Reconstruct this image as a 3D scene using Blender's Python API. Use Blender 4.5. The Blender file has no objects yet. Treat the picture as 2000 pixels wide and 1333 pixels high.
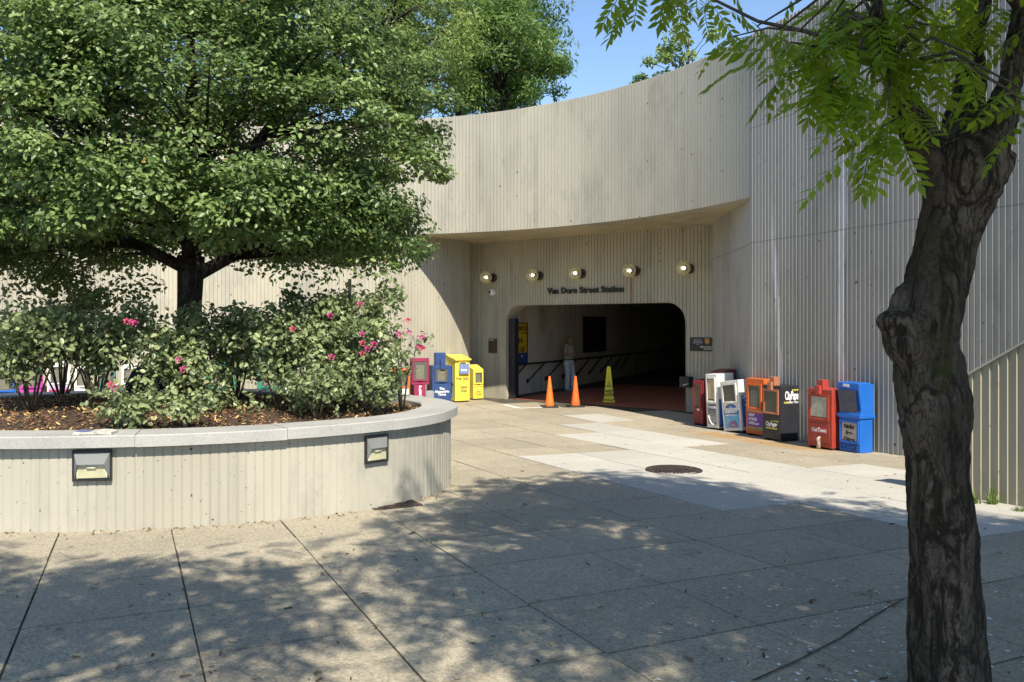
import bpy, bmesh, math, random
import numpy as np
from mathutils import Vector, Matrix, noise
R = math.radians
random.seed(7)
rng = np.random.default_rng(11)
scene = bpy.context.scene
COL = scene.collection

# ------------------------------------------------------------ camera, sky, sun, exposure
FPX, HY, ZC = 1570.0, 636.0, 2.10          # focal length (px of a 2000 px wide frame), horizon row, eye height
cam_d = bpy.data.cameras.new('camera')
cam = bpy.data.objects.new('camera', cam_d); COL.objects.link(cam)
cam.location = (0, 0, ZC); cam.rotation_euler = (R(90), 0, 0)
cam_d.sensor_width = 36; cam_d.lens = FPX / 2000 * 36
cam_d.shift_y = -(666.5 - HY) / 2000
cam_d.clip_start = .05; cam_d.clip_end = 3000
scene.camera = cam
SUN_EL = R(48)
SUN = Vector((.325 * math.cos(SUN_EL), -.946 * math.cos(SUN_EL), math.sin(SUN_EL))).normalized()
w = bpy.data.worlds.new('World'); scene.world = w; w.use_nodes = True
nt = w.node_tree; nt.nodes.clear()
sky = nt.nodes.new('ShaderNodeTexSky'); sky.sky_type = 'NISHITA'; sky.sun_disc = False
sky.sun_elevation = SUN_EL; sky.sun_rotation = math.atan2(SUN.x, SUN.y)
sky.air_density = 1.0; sky.dust_density = .1; sky.ozone_density = 3.0
bg = nt.nodes.new('ShaderNodeBackground'); bg.inputs['Strength'].default_value = .128
wo = nt.nodes.new('ShaderNodeOutputWorld')
nt.links.new(sky.outputs[0], bg.inputs[0]); nt.links.new(bg.outputs[0], wo.inputs[0])
sd = bpy.data.lights.new('sun', 'SUN'); sd.energy = 4.6; sd.angle = R(.55); sd.color = (1, .925, .77)
so = bpy.data.objects.new('sun', sd); COL.objects.link(so); so.rotation_euler = SUN.to_track_quat('Z', 'Y').to_euler()
so.location = (10, -20, 30)
vs = scene.view_settings
vs.view_transform = 'Standard'; vs.look = 'None'; vs.exposure = .82; vs.gamma = 1; vs.use_curve_mapping = False
scene.cycles.max_bounces = 8; scene.cycles.transparent_max_bounces = 12
scene.cycles.use_denoising = True

# ------------------------------------------------------------ the ground and the camera ray
def gz(y):
    s = 1.3; t = (16.6 - y) / s
    return .0373 * s * (math.log1p(math.exp(t)) if t < 40 else t)
def G(px, py):
    """the point of the ground seen at a pixel of the 2000 px photograph"""
    k = (py - HY) / FPX; lo, hi = .5, 300
    for _ in range(60):
        m = (lo + hi) / 2
        if k * m < ZC - gz(m): lo = m
        else: hi = m
    return Vector(((px - 1000) / FPX * m, m, gz(m)))
def P(px, py, y): return Vector(((px - 1000) / FPX * y, y, ZC - (py - HY) / FPX * y))
def toPx(v): return (1000 + FPX * v[0] / v[1], HY + FPX * (ZC - v[2]) / v[1])

# ------------------------------------------------------------ object helpers
def link(o, parent=None):
    COL.objects.link(o)
    if parent is not None: o.parent = parent
    return o
def mesh_obj(name, me, mats, parent=None, smooth=False):
    for m in (mats if isinstance(mats, (list, tuple)) else [mats]): me.materials.append(m)
    if smooth: me.polygons.foreach_set('use_smooth', [True] * len(me.polygons))
    return link(bpy.data.objects.new(name, me), parent)
def obj(name, bm, mats, parent=None, smooth=False, recalc=True):
    if recalc: bmesh.ops.recalc_face_normals(bm, faces=bm.faces)
    me = bpy.data.meshes.new(name); bm.to_mesh(me); bm.free()
    return mesh_obj(name, me, mats, parent, smooth)
def tag(o, label=None, cat=None, group=None, kind=None):
    if label: o['label'] = label
    if cat: o['category'] = cat
    if group: o['group'] = group
    if kind: o['kind'] = kind
    return o
def thing(name, label, cat, loc=(0, 0, 0), rz=0, group=None, rot=None):
    o = bpy.data.objects.new(name, None); COL.objects.link(o)
    o.empty_display_size = .1; o.location = loc; o.rotation_euler = rot if rot else (0, 0, rz)
    return tag(o, label, cat, group)
def B(): return bmesh.new()
def box(bm, c, s, rot=None, bev=0, mi=0, seg=2):
    t = bmesh.new(); bmesh.ops.create_cube(t, size=1)
    bmesh.ops.scale(t, vec=s, verts=t.verts)
    if bev: bmesh.ops.bevel(t, geom=list(t.edges), offset=bev, segments=seg, profile=.6, affect='EDGES')
    M = Matrix.Translation(c) @ (rot.to_4x4() if rot is not None else Matrix())
    bmesh.ops.transform(t, matrix=M, verts=t.verts)
    join(bm, t, mi)
def join(bm, t, mi=0):
    vm = [bm.verts.new(v.co) for v in t.verts]; t.verts.index_update()
    for f in t.faces:
        try:
            nf = bm.faces.new([vm[v.index] for v in f.verts]); nf.material_index = mi; nf.smooth = f.smooth
        except ValueError: pass
    t.free()
def prism(bm, poly, a, b, axis='x', mi=0, bev=0):
    """extrude a polygon of 2D points between a and b along an axis; for x the points are (y, z), for y (x, z), for z (x, y)"""
    f = {'x': lambda p, t: (t, p[0], p[1]), 'y': lambda p, t: (p[0], t, p[1]), 'z': lambda p, t: (p[0], p[1], t)}[axis]
    t = bmesh.new()
    A = [t.verts.new(f(p, a)) for p in poly]; C = [t.verts.new(f(p, b)) for p in poly]
    t.faces.new(A); t.faces.new(C[::-1]); n = len(poly)
    for i in range(n): t.faces.new((A[i], A[(i + 1) % n], C[(i + 1) % n], C[i]))
    bmesh.ops.recalc_face_normals(t, faces=t.faces)
    if bev: bmesh.ops.bevel(t, geom=list(t.edges), offset=bev, segments=2, profile=.6, affect='EDGES')
    join(bm, t, mi)
def tube(bm, pts, rad, n=8, cap=True, mi=0, sq=None):
    pts = [Vector(p) for p in pts]
    if not hasattr(rad, '__len__'): rad = [rad] * len(pts)
    rings = []; up = None
    for i, p in enumerate(pts):
        d = (pts[min(i + 1, len(pts) - 1)] - pts[max(i - 1, 0)]).normalized()
        if up is None: up = d.orthogonal().normalized()
        a = (up - d * up.dot(d))
        a = a.normalized() if a.length > 1e-5 else d.orthogonal().normalized()
        up = a; b = d.cross(a)
        rings.append([bm.verts.new(p + (a * math.cos(t) + b * math.sin(t)) * rad[i]) for t in [2 * math.pi * k / n for k in range(n)]])
    for q in range(len(rings) - 1):
        for k in range(n):
            f = bm.faces.new((rings[q][k], rings[q][(k + 1) % n], rings[q + 1][(k + 1) % n], rings[q + 1][k])); f.material_index = mi; f.smooth = True
    if cap:
        f = bm.faces.new(rings[0][::-1]); f.material_index = mi
        f = bm.faces.new(rings[-1]); f.material_index = mi
def ball(bm, c, r, u=12, v=8, mi=0):
    t = bmesh.new(); bmesh.ops.create_uvsphere(t, u_segments=u, v_segments=v, radius=1)
    r = r if hasattr(r, '__len__') else (r, r, r)
    bmesh.ops.scale(t, vec=r, verts=t.verts); bmesh.ops.translate(t, vec=c, verts=t.verts)
    for f in t.faces: f.smooth = True
    join(bm, t, mi)
def lathe(bm, prof, n=24, c=(0, 0, 0), mi=0):
    rings = []
    for r, z in prof: rings.append([bm.verts.new((c[0] + r * math.cos(2 * math.pi * k / n), c[1] + r * math.sin(2 * math.pi * k / n), c[2] + z)) for k in range(n)])
    for q in range(len(rings) - 1):
        for k in range(n):
            f = bm.faces.new((rings[q][k], rings[q][(k + 1) % n], rings[q + 1][(k + 1) % n], rings[q + 1][k])); f.material_index = mi
    bm.faces.new(rings[0][::-1]).material_index = mi; bm.faces.new(rings[-1]).material_index = mi
def fused(bm, voxel, smooth_it=2):
    """melt overlapping closed shapes into one continuous skin"""
    me = bpy.data.meshes.new('melt'); bm.to_mesh(me); bm.free()
    o = bpy.data.objects.new('melt', me); COL.objects.link(o)
    m = o.modifiers.new('r', 'REMESH'); m.mode = 'VOXEL'; m.voxel_size = voxel
    if smooth_it:
        s = o.modifiers.new('s', 'SMOOTH'); s.iterations = smooth_it; s.factor = .5
    dg = bpy.context.evaluated_depsgraph_get(); dg.update()
    out = bpy.data.meshes.new_from_object(o.evaluated_get(dg))
    bpy.data.objects.remove(o); bpy.data.meshes.remove(me)
    out.polygons.foreach_set('use_smooth', [True] * len(out.polygons))
    return out
def text(s, size, mat, parent, loc, rot=(R(90), 0, 0), ext=.0015, bold=0, align='CENTER', sx=1, shear=0, name='lettering', sp=1, lsp=1):
    c = bpy.data.curves.new('t', 'FONT'); c.body = s; c.size = size; c.extrude = ext; c.offset = bold
    c.align_x = align; c.align_y = 'CENTER'; c.resolution_u = 3; c.shear = shear; c.space_character = sp; c.space_line = lsp
    o = bpy.data.objects.new('t', c)
    me = bpy.data.meshes.new_from_object(o); bpy.data.objects.remove(o); bpy.data.curves.remove(c)
    me.materials.clear()
    if sx != 1: me.transform(Matrix.Diagonal((sx, 1, 1, 1)))
    t = mesh_obj(name, me, mat, parent); t.location = loc; t.rotation_euler = rot
    return t
def np_mesh(name, V, Fq, tone=None, fn=4):
    """V (n,3), Fq (m,fn) index arrays -> mesh, with an optional per-vertex tone"""
    me = bpy.data.meshes.new(name); n, m = len(V), len(Fq)
    me.vertices.add(n); me.vertices.foreach_set('co', np.asarray(V, np.float32).ravel())
    me.loops.add(m * fn); me.loops.foreach_set('vertex_index', np.asarray(Fq, np.int32).ravel())
    me.polygons.add(m); me.polygons.foreach_set('loop_start', np.arange(0, m * fn, fn, dtype=np.int32))
    me.update(calc_edges=True)
    if tone is not None:
        a = me.attributes.new('tone', 'FLOAT', 'POINT'); a.data.foreach_set('value', np.asarray(tone, np.float32))
    return me

# ------------------------------------------------------------ materials
class NT:
    def __init__(s, name):
        s.m = bpy.data.materials.new(name); s.m.use_nodes = True; s.t = s.m.node_tree; s.t.nodes.clear()
        s.out = s.n('ShaderNodeOutputMaterial')
    def n(s, typ, **kw):
        x = s.t.nodes.new(typ)
        for k, v in kw.items(): setattr(x, k, v)
        return x
    def put(s, sock, v):
        if hasattr(v, 'links'): s.t.links.new(v, sock)
        elif v is not None: sock.default_value = v
    def mth(s, op, a, b=None, c=None, clamp=False):
        x = s.n('ShaderNodeMath', operation=op, use_clamp=clamp); s.put(x.inputs[0], a); s.put(x.inputs[1], b); s.put(x.inputs[2], c); return x.outputs[0]
    def mix(s, f, a, b, mode='MIX'):
        x = s.n('ShaderNodeMix', data_type='RGBA', blend_type=mode); s.put(x.inputs[0], f)
        s.put(x.inputs[6], a if hasattr(a, 'links') else (*a, 1)); s.put(x.inputs[7], b if hasattr(b, 'links') else (*b, 1)); return x.outputs[2]
    def co(s, sc=None, which='Object'):
        o = s.n('ShaderNodeTexCoord').outputs[which]
        if sc:
            mp = s.n('ShaderNodeMapping'); s.t.links.new(o, mp.inputs[0]); mp.inputs[3].default_value = sc; o = mp.outputs[0]
        return o
    def noise(s, scale, detail=4, sc=None, rough=.55, vec=None):
        x = s.n('ShaderNodeTexNoise'); x.inputs['Scale'].default_value = scale; x.inputs['Detail'].default_value = detail; x.inputs['Roughness'].default_value = rough
        s.t.links.new(vec if vec is not None else s.co(sc), x.inputs['Vector']); return x.outputs[0]
    def vor(s, scale, sc=None, feat='F1'):
        x = s.n('ShaderNodeTexVoronoi', feature=feat); x.inputs['Scale'].default_value = scale
        s.t.links.new(s.co(sc), x.inputs['Vector']); return x.outputs['Distance']
    def ramp(s, v, a, b, lo=0, hi=1):
        x = s.n('ShaderNodeMapRange'); x.interpolation_type = 'SMOOTHSTEP'; s.put(x.inputs[0], v); x.inputs[1].default_value = a; x.inputs[2].default_value = b
        x.inputs[3].default_value = lo; x.inputs[4].default_value = hi; return x.outputs[0]
    def bump(s, h, st, dist=.01):
        x = s.n('ShaderNodeBump'); x.inputs['Strength'].default_value = st; x.inputs['Distance'].default_value = dist; s.t.links.new(h, x.inputs['Height']); return x.outputs[0]
    def bsdf(s, col, rough=.7, metal=0, spec=.5, nrm=None, **kw):
        x = s.n('ShaderNodeBsdfPrincipled'); s.put(x.inputs['Base Color'], col if hasattr(col, 'links') else (*col[:3], 1))
        s.put(x.inputs['Roughness'], rough); x.inputs['Metallic'].default_value = metal; x.inputs['Specular IOR Level'].default_value = spec
        if nrm is not None: s.t.links.new(nrm, x.inputs['Normal'])
        for k, v in kw.items(): s.put(x.inputs[k], v)
        return x.outputs[0]
    def done(s, sh): s.t.links.new(sh, s.out.inputs[0]); return s.m
    def sep(s, v):
        x = s.n('ShaderNodeSeparateXYZ'); s.t.links.new(v, x.inputs[0]); return x.outputs

def concrete(name, base, dark, stain=.5, extra=None, fine=90, pit_scale=7):
    t = NT(name)
    n1 = t.noise(.55, 5, (1, 1, .35)); n2 = t.noise(2.6, 7, (1, 1, .16), .65); n3 = t.noise(fine, 3)
    c = t.mix(t.ramp(n1, .35, .68), base, dark)
    c = t.mix(t.mth('MULTIPLY', t.ramp(n2, .50, .75), t.mth('MULTIPLY', t.ramp(n1, .3, .7), stain)), c, [x * .62 for x in dark])
    c = t.mix(t.ramp(n3, .3, .8, 0, .35), c, [x * .75 for x in base])
    def pitset(sc_, rmax, keep):
        ad = t.n('ShaderNodeVectorMath', operation='ADD'); sw_ = t.n('ShaderNodeVectorMath', operation='SCALE'); nn_ = t.n('ShaderNodeTexNoise'); nn_.inputs['Scale'].default_value = 30
        t.t.links.new(t.co(), nn_.inputs['Vector']); t.t.links.new(nn_.outputs['Color'], sw_.inputs[0]); sw_.inputs['Scale'].default_value = .03
        t.t.links.new(t.co(), ad.inputs[0]); t.t.links.new(sw_.outputs[0], ad.inputs[1])
        v = t.n('ShaderNodeTexVoronoi'); v.inputs['Scale'].default_value = sc_; t.t.links.new(ad.outputs[0], v.inputs['Vector']); cs = t.sep(v.outputs['Color'])
        rad = t.mth('MULTIPLY', t.mth('POWER', cs[0], 4), rmax); on = t.mth('GREATER_THAN', cs[1], keep)
        return t.mth('MULTIPLY', t.mth('LESS_THAN', v.outputs['Distance'], rad), on)
    pit = t.mth('SUBTRACT', 1, t.mth('MAXIMUM', pitset(pit_scale, .17, .35), pitset(pit_scale * 3.1, .22, .45)))
    blot = t.ramp(t.noise(1.6, 6, (1, 1, .6), .7), .55, .8, 0, .5); c = t.mix(blot, c, [x * .55 for x in dark])
    c = t.mix(pit, (.07, .065, .06), c)
    pt = t.ramp(t.noise(.8, 6, (1, 1, .5), .72), .52, .66, 0, .45); c = t.mix(pt, c, (.245, .235, .215))
    drip = t.mth('MULTIPLY', t.ramp(t.noise(3.5, 4, (1, 1, .03)), .55, .68), t.ramp(t.noise(.5, 3), .4, .6)); c = t.mix(t.mth('MULTIPLY', drip, .4), c, (.19, .18, .165))
    if extra: c = extra(t, c)
    h = t.mth('ADD', t.mth('MULTIPLY', n3, .3), pit)
    return t.done(t.bsdf(c, .88, spec=.25, nrm=t.bump(h, .35, .006)))

FA, FB = Vector((-.22, 23.05, 0)), Vector((4.39, 19.5, 0))        # the entrance wall line
FU = (FB - FA).normalized(); FL = (FB - FA).length; FN = Vector((-.61, -.792, 0)).normalized()
WU = Vector((.385, -.923, 0)).normalized(); WN = Vector((-.923, -.385, 0)).normalized()   # the long straight wall on the right
W0 = Vector((4.45, 15.0, 0))

def along(t, o, u):
    d = t.n('ShaderNodeVectorMath', operation='DOT_PRODUCT'); t.t.links.new(t.co(), d.inputs[0]); d.inputs[1].default_value = u
    return t.mth('SUBTRACT', d.outputs['Value'], o.dot(u))
def rust_run(t, c):
    s = along(t, FA, FU); z = t.sep(t.co())[2]
    wv = t.mth('MULTIPLY', t.noise(2.5, 2, (0.01, .01, 1)), .05)
    d = t.mth('ABSOLUTE', t.mth('SUBTRACT', t.mth('ADD', s, wv), 4.155))
    m = t.mth('MULTIPLY', t.ramp(d, .012, .05, .75, 0), t.mth('MULTIPLY', t.ramp(z, 2.66, 2.7), t.ramp(z, 3.36, 3.42, 1, 0)))
    return t.mix(m, c, (.20, .09, .05))
def white_runs(t, c):
    s = along(t, W0, WU); z = t.sep(t.co())[2]; ng = t.noise(1.1, 3, (0.05, .05, 1)); edge = t.noise(14, 3, (1, 1, .15))
    for s0, zt, k, wd in ((.72, 4.5, .06, .07), (2.23, 5.6, -.02, .11)):
        drift = t.mth('MULTIPLY', t.mth('SUBTRACT', z, 2.5), -k)
        d = t.mth('ABSOLUTE', t.mth('SUBTRACT', t.mth('ADD', s, t.mth('MULTIPLY', t.mth('SUBTRACT', ng, .5), .22)), t.mth('ADD', drift, s0)))
        d = t.mth('ADD', d, t.mth('MULTIPLY', t.mth('SUBTRACT', edge, .5), .12))
        m = t.mth('MULTIPLY', t.ramp(d, wd * .3, wd, .75, 0), t.mth('MULTIPLY', t.ramp(z, zt - 1.2, zt, 1, 0), t.ramp(z, .6, 1.4)))
        c = t.mix(m, c, (.60, .60, .60))
    for zz in (3.62, 5.75):
        d = t.mth('ABSOLUTE', t.mth('SUBTRACT', z, t.mth('ADD', zz, t.mth('MULTIPLY', t.noise(1.5, 2), .03)))); c = t.mix(t.ramp(d, .004, .014, .55, 0), c, (.12, .115, .105))
    # a brown run down the pour joint
    d = t.mth('ABSOLUTE', t.mth('SUBTRACT', s, 2.31)); m = t.mth('MULTIPLY', t.ramp(d, .008, .02, .8, 0), t.mth('MULTIPLY', t.ramp(z, 1.6, 2.2), t.ramp(z, 3, 3.4, 1, 0)))
    return t.mix(m, c, (.13, .075, .05))
CB, CD = (.44, .41, .33), (.335, .315, .26)
M_wall = concrete('board_marked_concrete', CB, CD)
M_facade = concrete('entrance_concrete', (.44, .405, .31), (.35, .32, .245), .5, rust_run)
M_wallR = concrete('weathered_concrete', (.40, .385, .345), (.27, .26, .24), .9, white_runs)
M_soffit = concrete('soffit_concrete', (.47, .41, .28), (.37, .32, .22), .7)
M_inner = concrete('tunnel_concrete', (.72, .68, .60), (.62, .59, .52), .25)
M_planter = concrete('planter_concrete', (.43, .405, .34), (.34, .32, .265), .7, pit_scale=12)

def paving(name, a, b, agg=.5, dirt=.5):
    t = NT(name); oi = t.n('ShaderNodeObjectInfo').outputs['Random']
    geo = t.n('ShaderNodeNewGeometry').outputs['Position']
    n1 = t.noise(.7, 5, vec=geo); n2 = t.noise(3.2, 5, vec=geo, rough=.65)
    c = t.mix(t.ramp(n1, .3, .7), a, b)
    c = t.mix(t.mth('MULTIPLY', oi, .5), c, [x * .72 for x in b])
    c = t.mix(t.mth('MULTIPLY', t.ramp(n2, .55, .75), dirt), c, [x * .55 for x in b])
    v = t.n('ShaderNodeTexVoronoi'); v.inputs['Scale'].default_value = 75; t.t.links.new(geo, v.inputs['Vector'])
    sv = t.sep(v.outputs['Color'])
    stone = t.ramp(sv[0], .55, .75); lite = t.ramp(sv[1], .8, .9)
    c = t.mix(t.mth('MULTIPLY', stone, agg), c, [x * .42 for x in a])
    c = t.mix(t.mth('MULTIPLY', lite, agg * .6), c, [min(1, x * 1.45) for x in a])
    v2 = t.n('ShaderNodeTexVoronoi'); v2.inputs['Scale'].default_value = 4.5; t.t.links.new(geo, v2.inputs['Vector'])
    gum = t.ramp(v2.outputs['Distance'], .055, .075, .75, 0); gg = t.ramp(t.sep(v2.outputs['Color'])[2], .66, .7)
    c = t.mix(t.mth('MULTIPLY', gum, gg), c, (.07, .068, .062))
    if dirt > .3:
        def dist(u):
            d = t.n('ShaderNodeVectorMath', operation='DOT_PRODUCT'); t.t.links.new(geo, d.inputs[0]); d.inputs[1].default_value = u
            return t.mth('SUBTRACT', d.outputs['Value'], W0.dot(u))
        dw = t.mth('ADD', dist(WN), t.mth('MULTIPLY', t.mth('SUBTRACT', n2, .5), .5)); sw = dist(WU)
        m = t.mth('MULTIPLY', t.mth('MULTIPLY', t.ramp(dw, .3, .55), t.ramp(dw, .75, 1.1, .8, 0)), t.mth('MULTIPLY', t.ramp(sw, -1.2, -.3), t.ramp(sw, 2.2, 3.0, 1, 0)))
        c = t.mix(t.mth('MULTIPLY', m, t.ramp(n2, .3, .6)), c, (.36, .20, .06))
    h = t.mth('ADD', v.outputs['Distance'], t.mth('MULTIPLY', t.noise(40, 3, vec=geo), .6))
    return t.done(t.bsdf(c, .85, spec=.3, nrm=t.bump(h, .5, .004)))
M_slab = paving('exposed_aggregate_paving', (.425, .37, .275), (.335, .295, .225), .5, .7)
M_pale = paving('new_white_concrete', (.53, .505, .45), (.45, .43, .385), .22, .29)
def plain(name, col, rough=.5, metal=0, spec=.5, var=.12, sc=12, bump=0):
    t = NT(name); n = t.noise(sc, 4)
    c = t.mix(t.ramp(n, .3, .7), col, [x * (1 - var * 2) for x in col])
    return t.done(t.bsdf(c, rough, metal, spec, t.bump(n, bump, .005) if bump else None))
M_joint = plain('joint_dirt', (.10, .084, .062), .95, var=.3, sc=5, bump=.4)
M_far = plain('distant_ground', (.30, .27, .22), .95, var=.2, sc=.4)
def granite():
    t = NT('coping_granite'); n = t.noise(1.5, 4); v = t.n('ShaderNodeTexVoronoi'); v.inputs['Scale'].default_value = 220; t.t.links.new(t.co(), v.inputs['Vector'])
    s = t.sep(v.outputs['Color'])
    c = t.mix(t.ramp(n, .3, .7), (.40, .39, .37), (.32, .31, .295))
    c = t.mix(t.ramp(s[0], .7, .8, 0, .4), c, (.18, .18, .18)); c = t.mix(t.ramp(s[1], .75, .85, 0, .35), c, (.6, .59, .57))
    return t.done(t.bsdf(c, .6, spec=.4, nrm=t.bump(t.noise(60, 3), .25, .003)))
M_granite = granite()
def tiles_mat():
    t = NT('quarry_tile'); oi = t.noise(7, 1, vec=t.n('ShaderNodeNewGeometry').outputs['Position'])
    return t.done(t.bsdf(t.mix(t.ramp(oi, .3, .7), (.45, .15, .09), (.28, .09, .06)), .5))
M_tile = tiles_mat()
def paint(name, col, rough=.42, wear=.35, rustc=(.12, .05, .03)):
    t = NT(name); n = t.noise(9, 6, rough=.7); z = t.sep(t.co())[2]
    c = t.mix(t.ramp(t.noise(2.2, 4), .35, .7), col, [x * .8 for x in col])
    low = t.ramp(z, .0, .25, .13, 0)
    m = t.ramp(t.mth('ADD', n, low), .70, .76, 0, wear)
    c = t.mix(m, c, rustc)
    sc = t.ramp(t.noise(60, 4, (1, 1, .2)), .62, .72, 0, .25); c = t.mix(sc, c, [min(1, x * .6 + .12) for x in col])
    return t.done(t.bsdf(c, t.ramp(n, .3, .8, rough, rough + .25), spec=.45))
PAINT = {}
def pm(name, col, **k):
    if name not in PAINT: PAINT[name] = paint(name, col, **k)
    return PAINT[name]
M_dark = plain('dark_metal', (.035, .033, .032), .5, .3)
M_black = plain('black_paint', (.018, .018, .02), .45)
M_white = plain('white_print', (.78, .78, .76), .6, var=.05)
M_blackink = plain('black_ink', (.02, .02, .022), .7)
M_paper = plain('newsprint', (.62, .59, .52), .9, var=.25, sc=30)
def glass(name, tint, rough=.15, fac=.6):
    t = NT(name); tr = t.n('ShaderNodeBsdfTransparent'); tr.inputs[0].default_value = (*tint, 1)
    g = t.bsdf([x * .25 for x in tint], rough, spec=.6)
    mx = t.n('ShaderNodeMixShader'); mx.inputs[0].default_value = fac; t.t.links.new(tr.outputs[0], mx.inputs[1]); t.t.links.new(g, mx.inputs[2])
    return t.done(mx.outputs[0])
M_pane = glass('scratched_acrylic', (.75, .74, .66), .25, .45)
M_pane_dk = glass('grimy_acrylic', (.55, .52, .40), .3, .6)

def leaf_mat(name, dark, light, rough=.4, trans=.3, spec=.5, yellow=None, ylo=.95):
    t = NT(name); a = t.n('ShaderNodeAttribute', attribute_name='tone'); v = a.outputs['Fac']
    c = t.mix(t.ramp(v, 0, 1), dark, light)
    if yellow: c = t.mix(t.ramp(v, ylo, ylo + .04), c, yellow)
    p = t.bsdf(c, rough, spec=spec)
    tr = t.n('ShaderNodeBsdfTranslucent'); t.t.links.new(t.mix(.5, c, [x * 1.5 for x in light]), tr.inputs[0])
    mx = t.n('ShaderNodeMixShader'); mx.inputs[0].default_value = trans; t.t.links.new(p, mx.inputs[1]); t.t.links.new(tr.outputs[0], mx.inputs[2])
    return t.done(mx.outputs[0])
M_holly = leaf_mat('holly_leaf', (.055, .10, .028), (.23, .32, .10), .40, .3, .45, (.30, .22, .05))
M_oak = leaf_mat('oak_leaf', (.05, .10, .02), (.17, .27, .06), .5, .4)
M_pine = leaf_mat('cedar_spray', (.09, .14, .032), (.27, .35, .09), .6, .4)
M_rose = leaf_mat('rose_leaf', (.085, .125, .05), (.31, .36, .17), .4, .28, .5, (.34, .28, .09))
M_locust = leaf_mat('compound_leaflet', (.11, .19, .012), (.31, .42, .03), .4, .5, .5)
M_weed = leaf_mat('weed_blade', (.07, .13, .02), (.17, .24, .05), .5, .4)
M_chip = leaf_mat('mulch_chip', (.09, .048, .026), (.32, .175, .09), .9, 0, .2, (.58, .42, .18), .80)
M_litter = leaf_mat('dry_litter', (.05, .035, .02), (.24, .16, .08), .9, .1, .2, (.55, .5, .42))
M_petal = plain('magenta_petal', (.60, .07, .26), .5, var=.2, sc=60)
M_petal2 = plain('pink_red_petal', (.66, .10, .17), .5, var=.2, sc=60)
M_soil = plain('mulch_soil', (.075, .045, .028), .95, var=.35, sc=25, bump=.6)
def bark(name, a, b, moss, sc=1.0, ridge=.5):
    t = NT(name)
    def ridged(scale, st, det=5):
        x = t.n('ShaderNodeTexNoise'); x.inputs['Scale'].default_value = scale; x.inputs['Detail'].default_value = det; x.inputs['Roughness'].default_value = .6; x.inputs['Distortion'].default_value = .9
        t.t.links.new(t.co((1, 1, st)), x.inputs['Vector']); return t.mth('ABSOLUTE', t.mth('SUBTRACT', x.outputs[0], .5))
    r1 = ridged(8 * sc, .28); r2 = ridged(22 * sc, .4); r3 = ridged(60 * sc, .6)
    n = t.noise(5 * sc, 6, (1, 1, .35), .7); big = t.noise(2.3 * sc, 4, (1, 1, .5))
    crack = t.mth('MULTIPLY', t.ramp(r1, .0, .07), t.ramp(r2, -.02, .06))
    c = t.mix(t.ramp(n, .35, .65), a, b); c = t.mix(t.ramp(big, .42, .62, 0, .6), c, [x * .55 for x in a])
    c = t.mix(crack, [x * .3 for x in a], c)
    c = t.mix(t.ramp(t.noise(3.4 * sc, 5, rough=.7), .58, .66, 0, .7), c, moss)
    c = t.mix(t.ramp(t.noise(19 * sc, 5, rough=.75), .64, .70, 0, .6), c, (.27, .28, .25))
    h = t.mth('ADD', t.mth('ADD', t.ramp(r1, 0, .16), t.mth('MULTIPLY', t.ramp(r2, 0, .16), .6)), t.mth('MULTIPLY', t.ramp(r3, 0, .2), .35))
    return t.done(t.bsdf(c, .9, spec=.12, nrm=t.bump(h, ridge, .03)))
M_bark = bark('ridged_bark', (.135, .105, .078), (.28, .222, .17), (.09, .09, .035), 1, .9)
M_bark2 = bark('smooth_bark', (.07, .06, .05), (.12, .105, .09), (.06, .065, .04), 1.6, .4)
M_stem = plain('woody_stem', (.11, .085, .055), .8, var=.3, sc=40)
M_stemg = plain('leaf_stalk', (.13, .19, .05), .6, var=.2, sc=40)

# ------------------------------------------------------------ ground, paving slabs
def sheet(name, xs, ys, mat, dz=0):
    V = [(x, y, gz(y) + dz) for y in ys for x in xs]; nx = len(xs)
    Fq = [(j * nx + i, j * nx + i + 1, (j + 1) * nx + i + 1, (j + 1) * nx + i) for j in range(len(ys) - 1) for i in range(nx - 1)]
    o = mesh_obj(name, np_mesh(name, V, Fq), mat); o['kind'] = 'structure'; return o
ground = sheet('ground', [-900, -40, -15, -8, 0, 8, 15, 40, 900], [-400, -60, -10] + [x * .75 for x in range(0, 32)] + [40, 90, 900], M_far, -.06)
pavement = sheet('pavement', [-16, -8, -4, 0, 4, 8, 12], [-4, -1] + [x * .3 for x in range(0, 88)], M_joint, -.009)
DA, DB = Vector((-.427, .904, 0)), Vector((.904, .427, 0))
CX, CY, CR = -4.556, 11.755, 9.555                 # the round court
PCX, PCY, PRA, PRB = -4.3, 9.15, 3.6, 2.45         # the planter
white_px = [[(1026, 894), (1130, 884), (1236, 876), (1050, 831), (1128, 825), (1540, 900), (1590, 911), (1700, 904), (1790, 925), (2100, 1010), (2100, 1050), (1880, 1030), (1702, 1012), (1560, 984), (1402, 998)],
            [(1088, 817), (1160, 809), (1330, 823), (1167, 834)]]
def inpoly(x, y, poly):
    c = False; n = len(poly)
    for i in range(n):
        (x1, y1), (x2, y2) = poly[i], poly[(i + 1) % n]
        if (y1 > y) != (y2 > y) and x < (x2 - x1) * (y - y1) / (y2 - y1) + x1: c = not c
    return c
def bspans():
    e = [-8.5, -7.2, -5.9, -4.6, -3.3, -2.3, -1.4, -.55, .3, 1.2, 2.13]
    while e[-1] < 14: e.append(e[-1] + .98)
    return list(zip(e[:-1], e[1:]))
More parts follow.
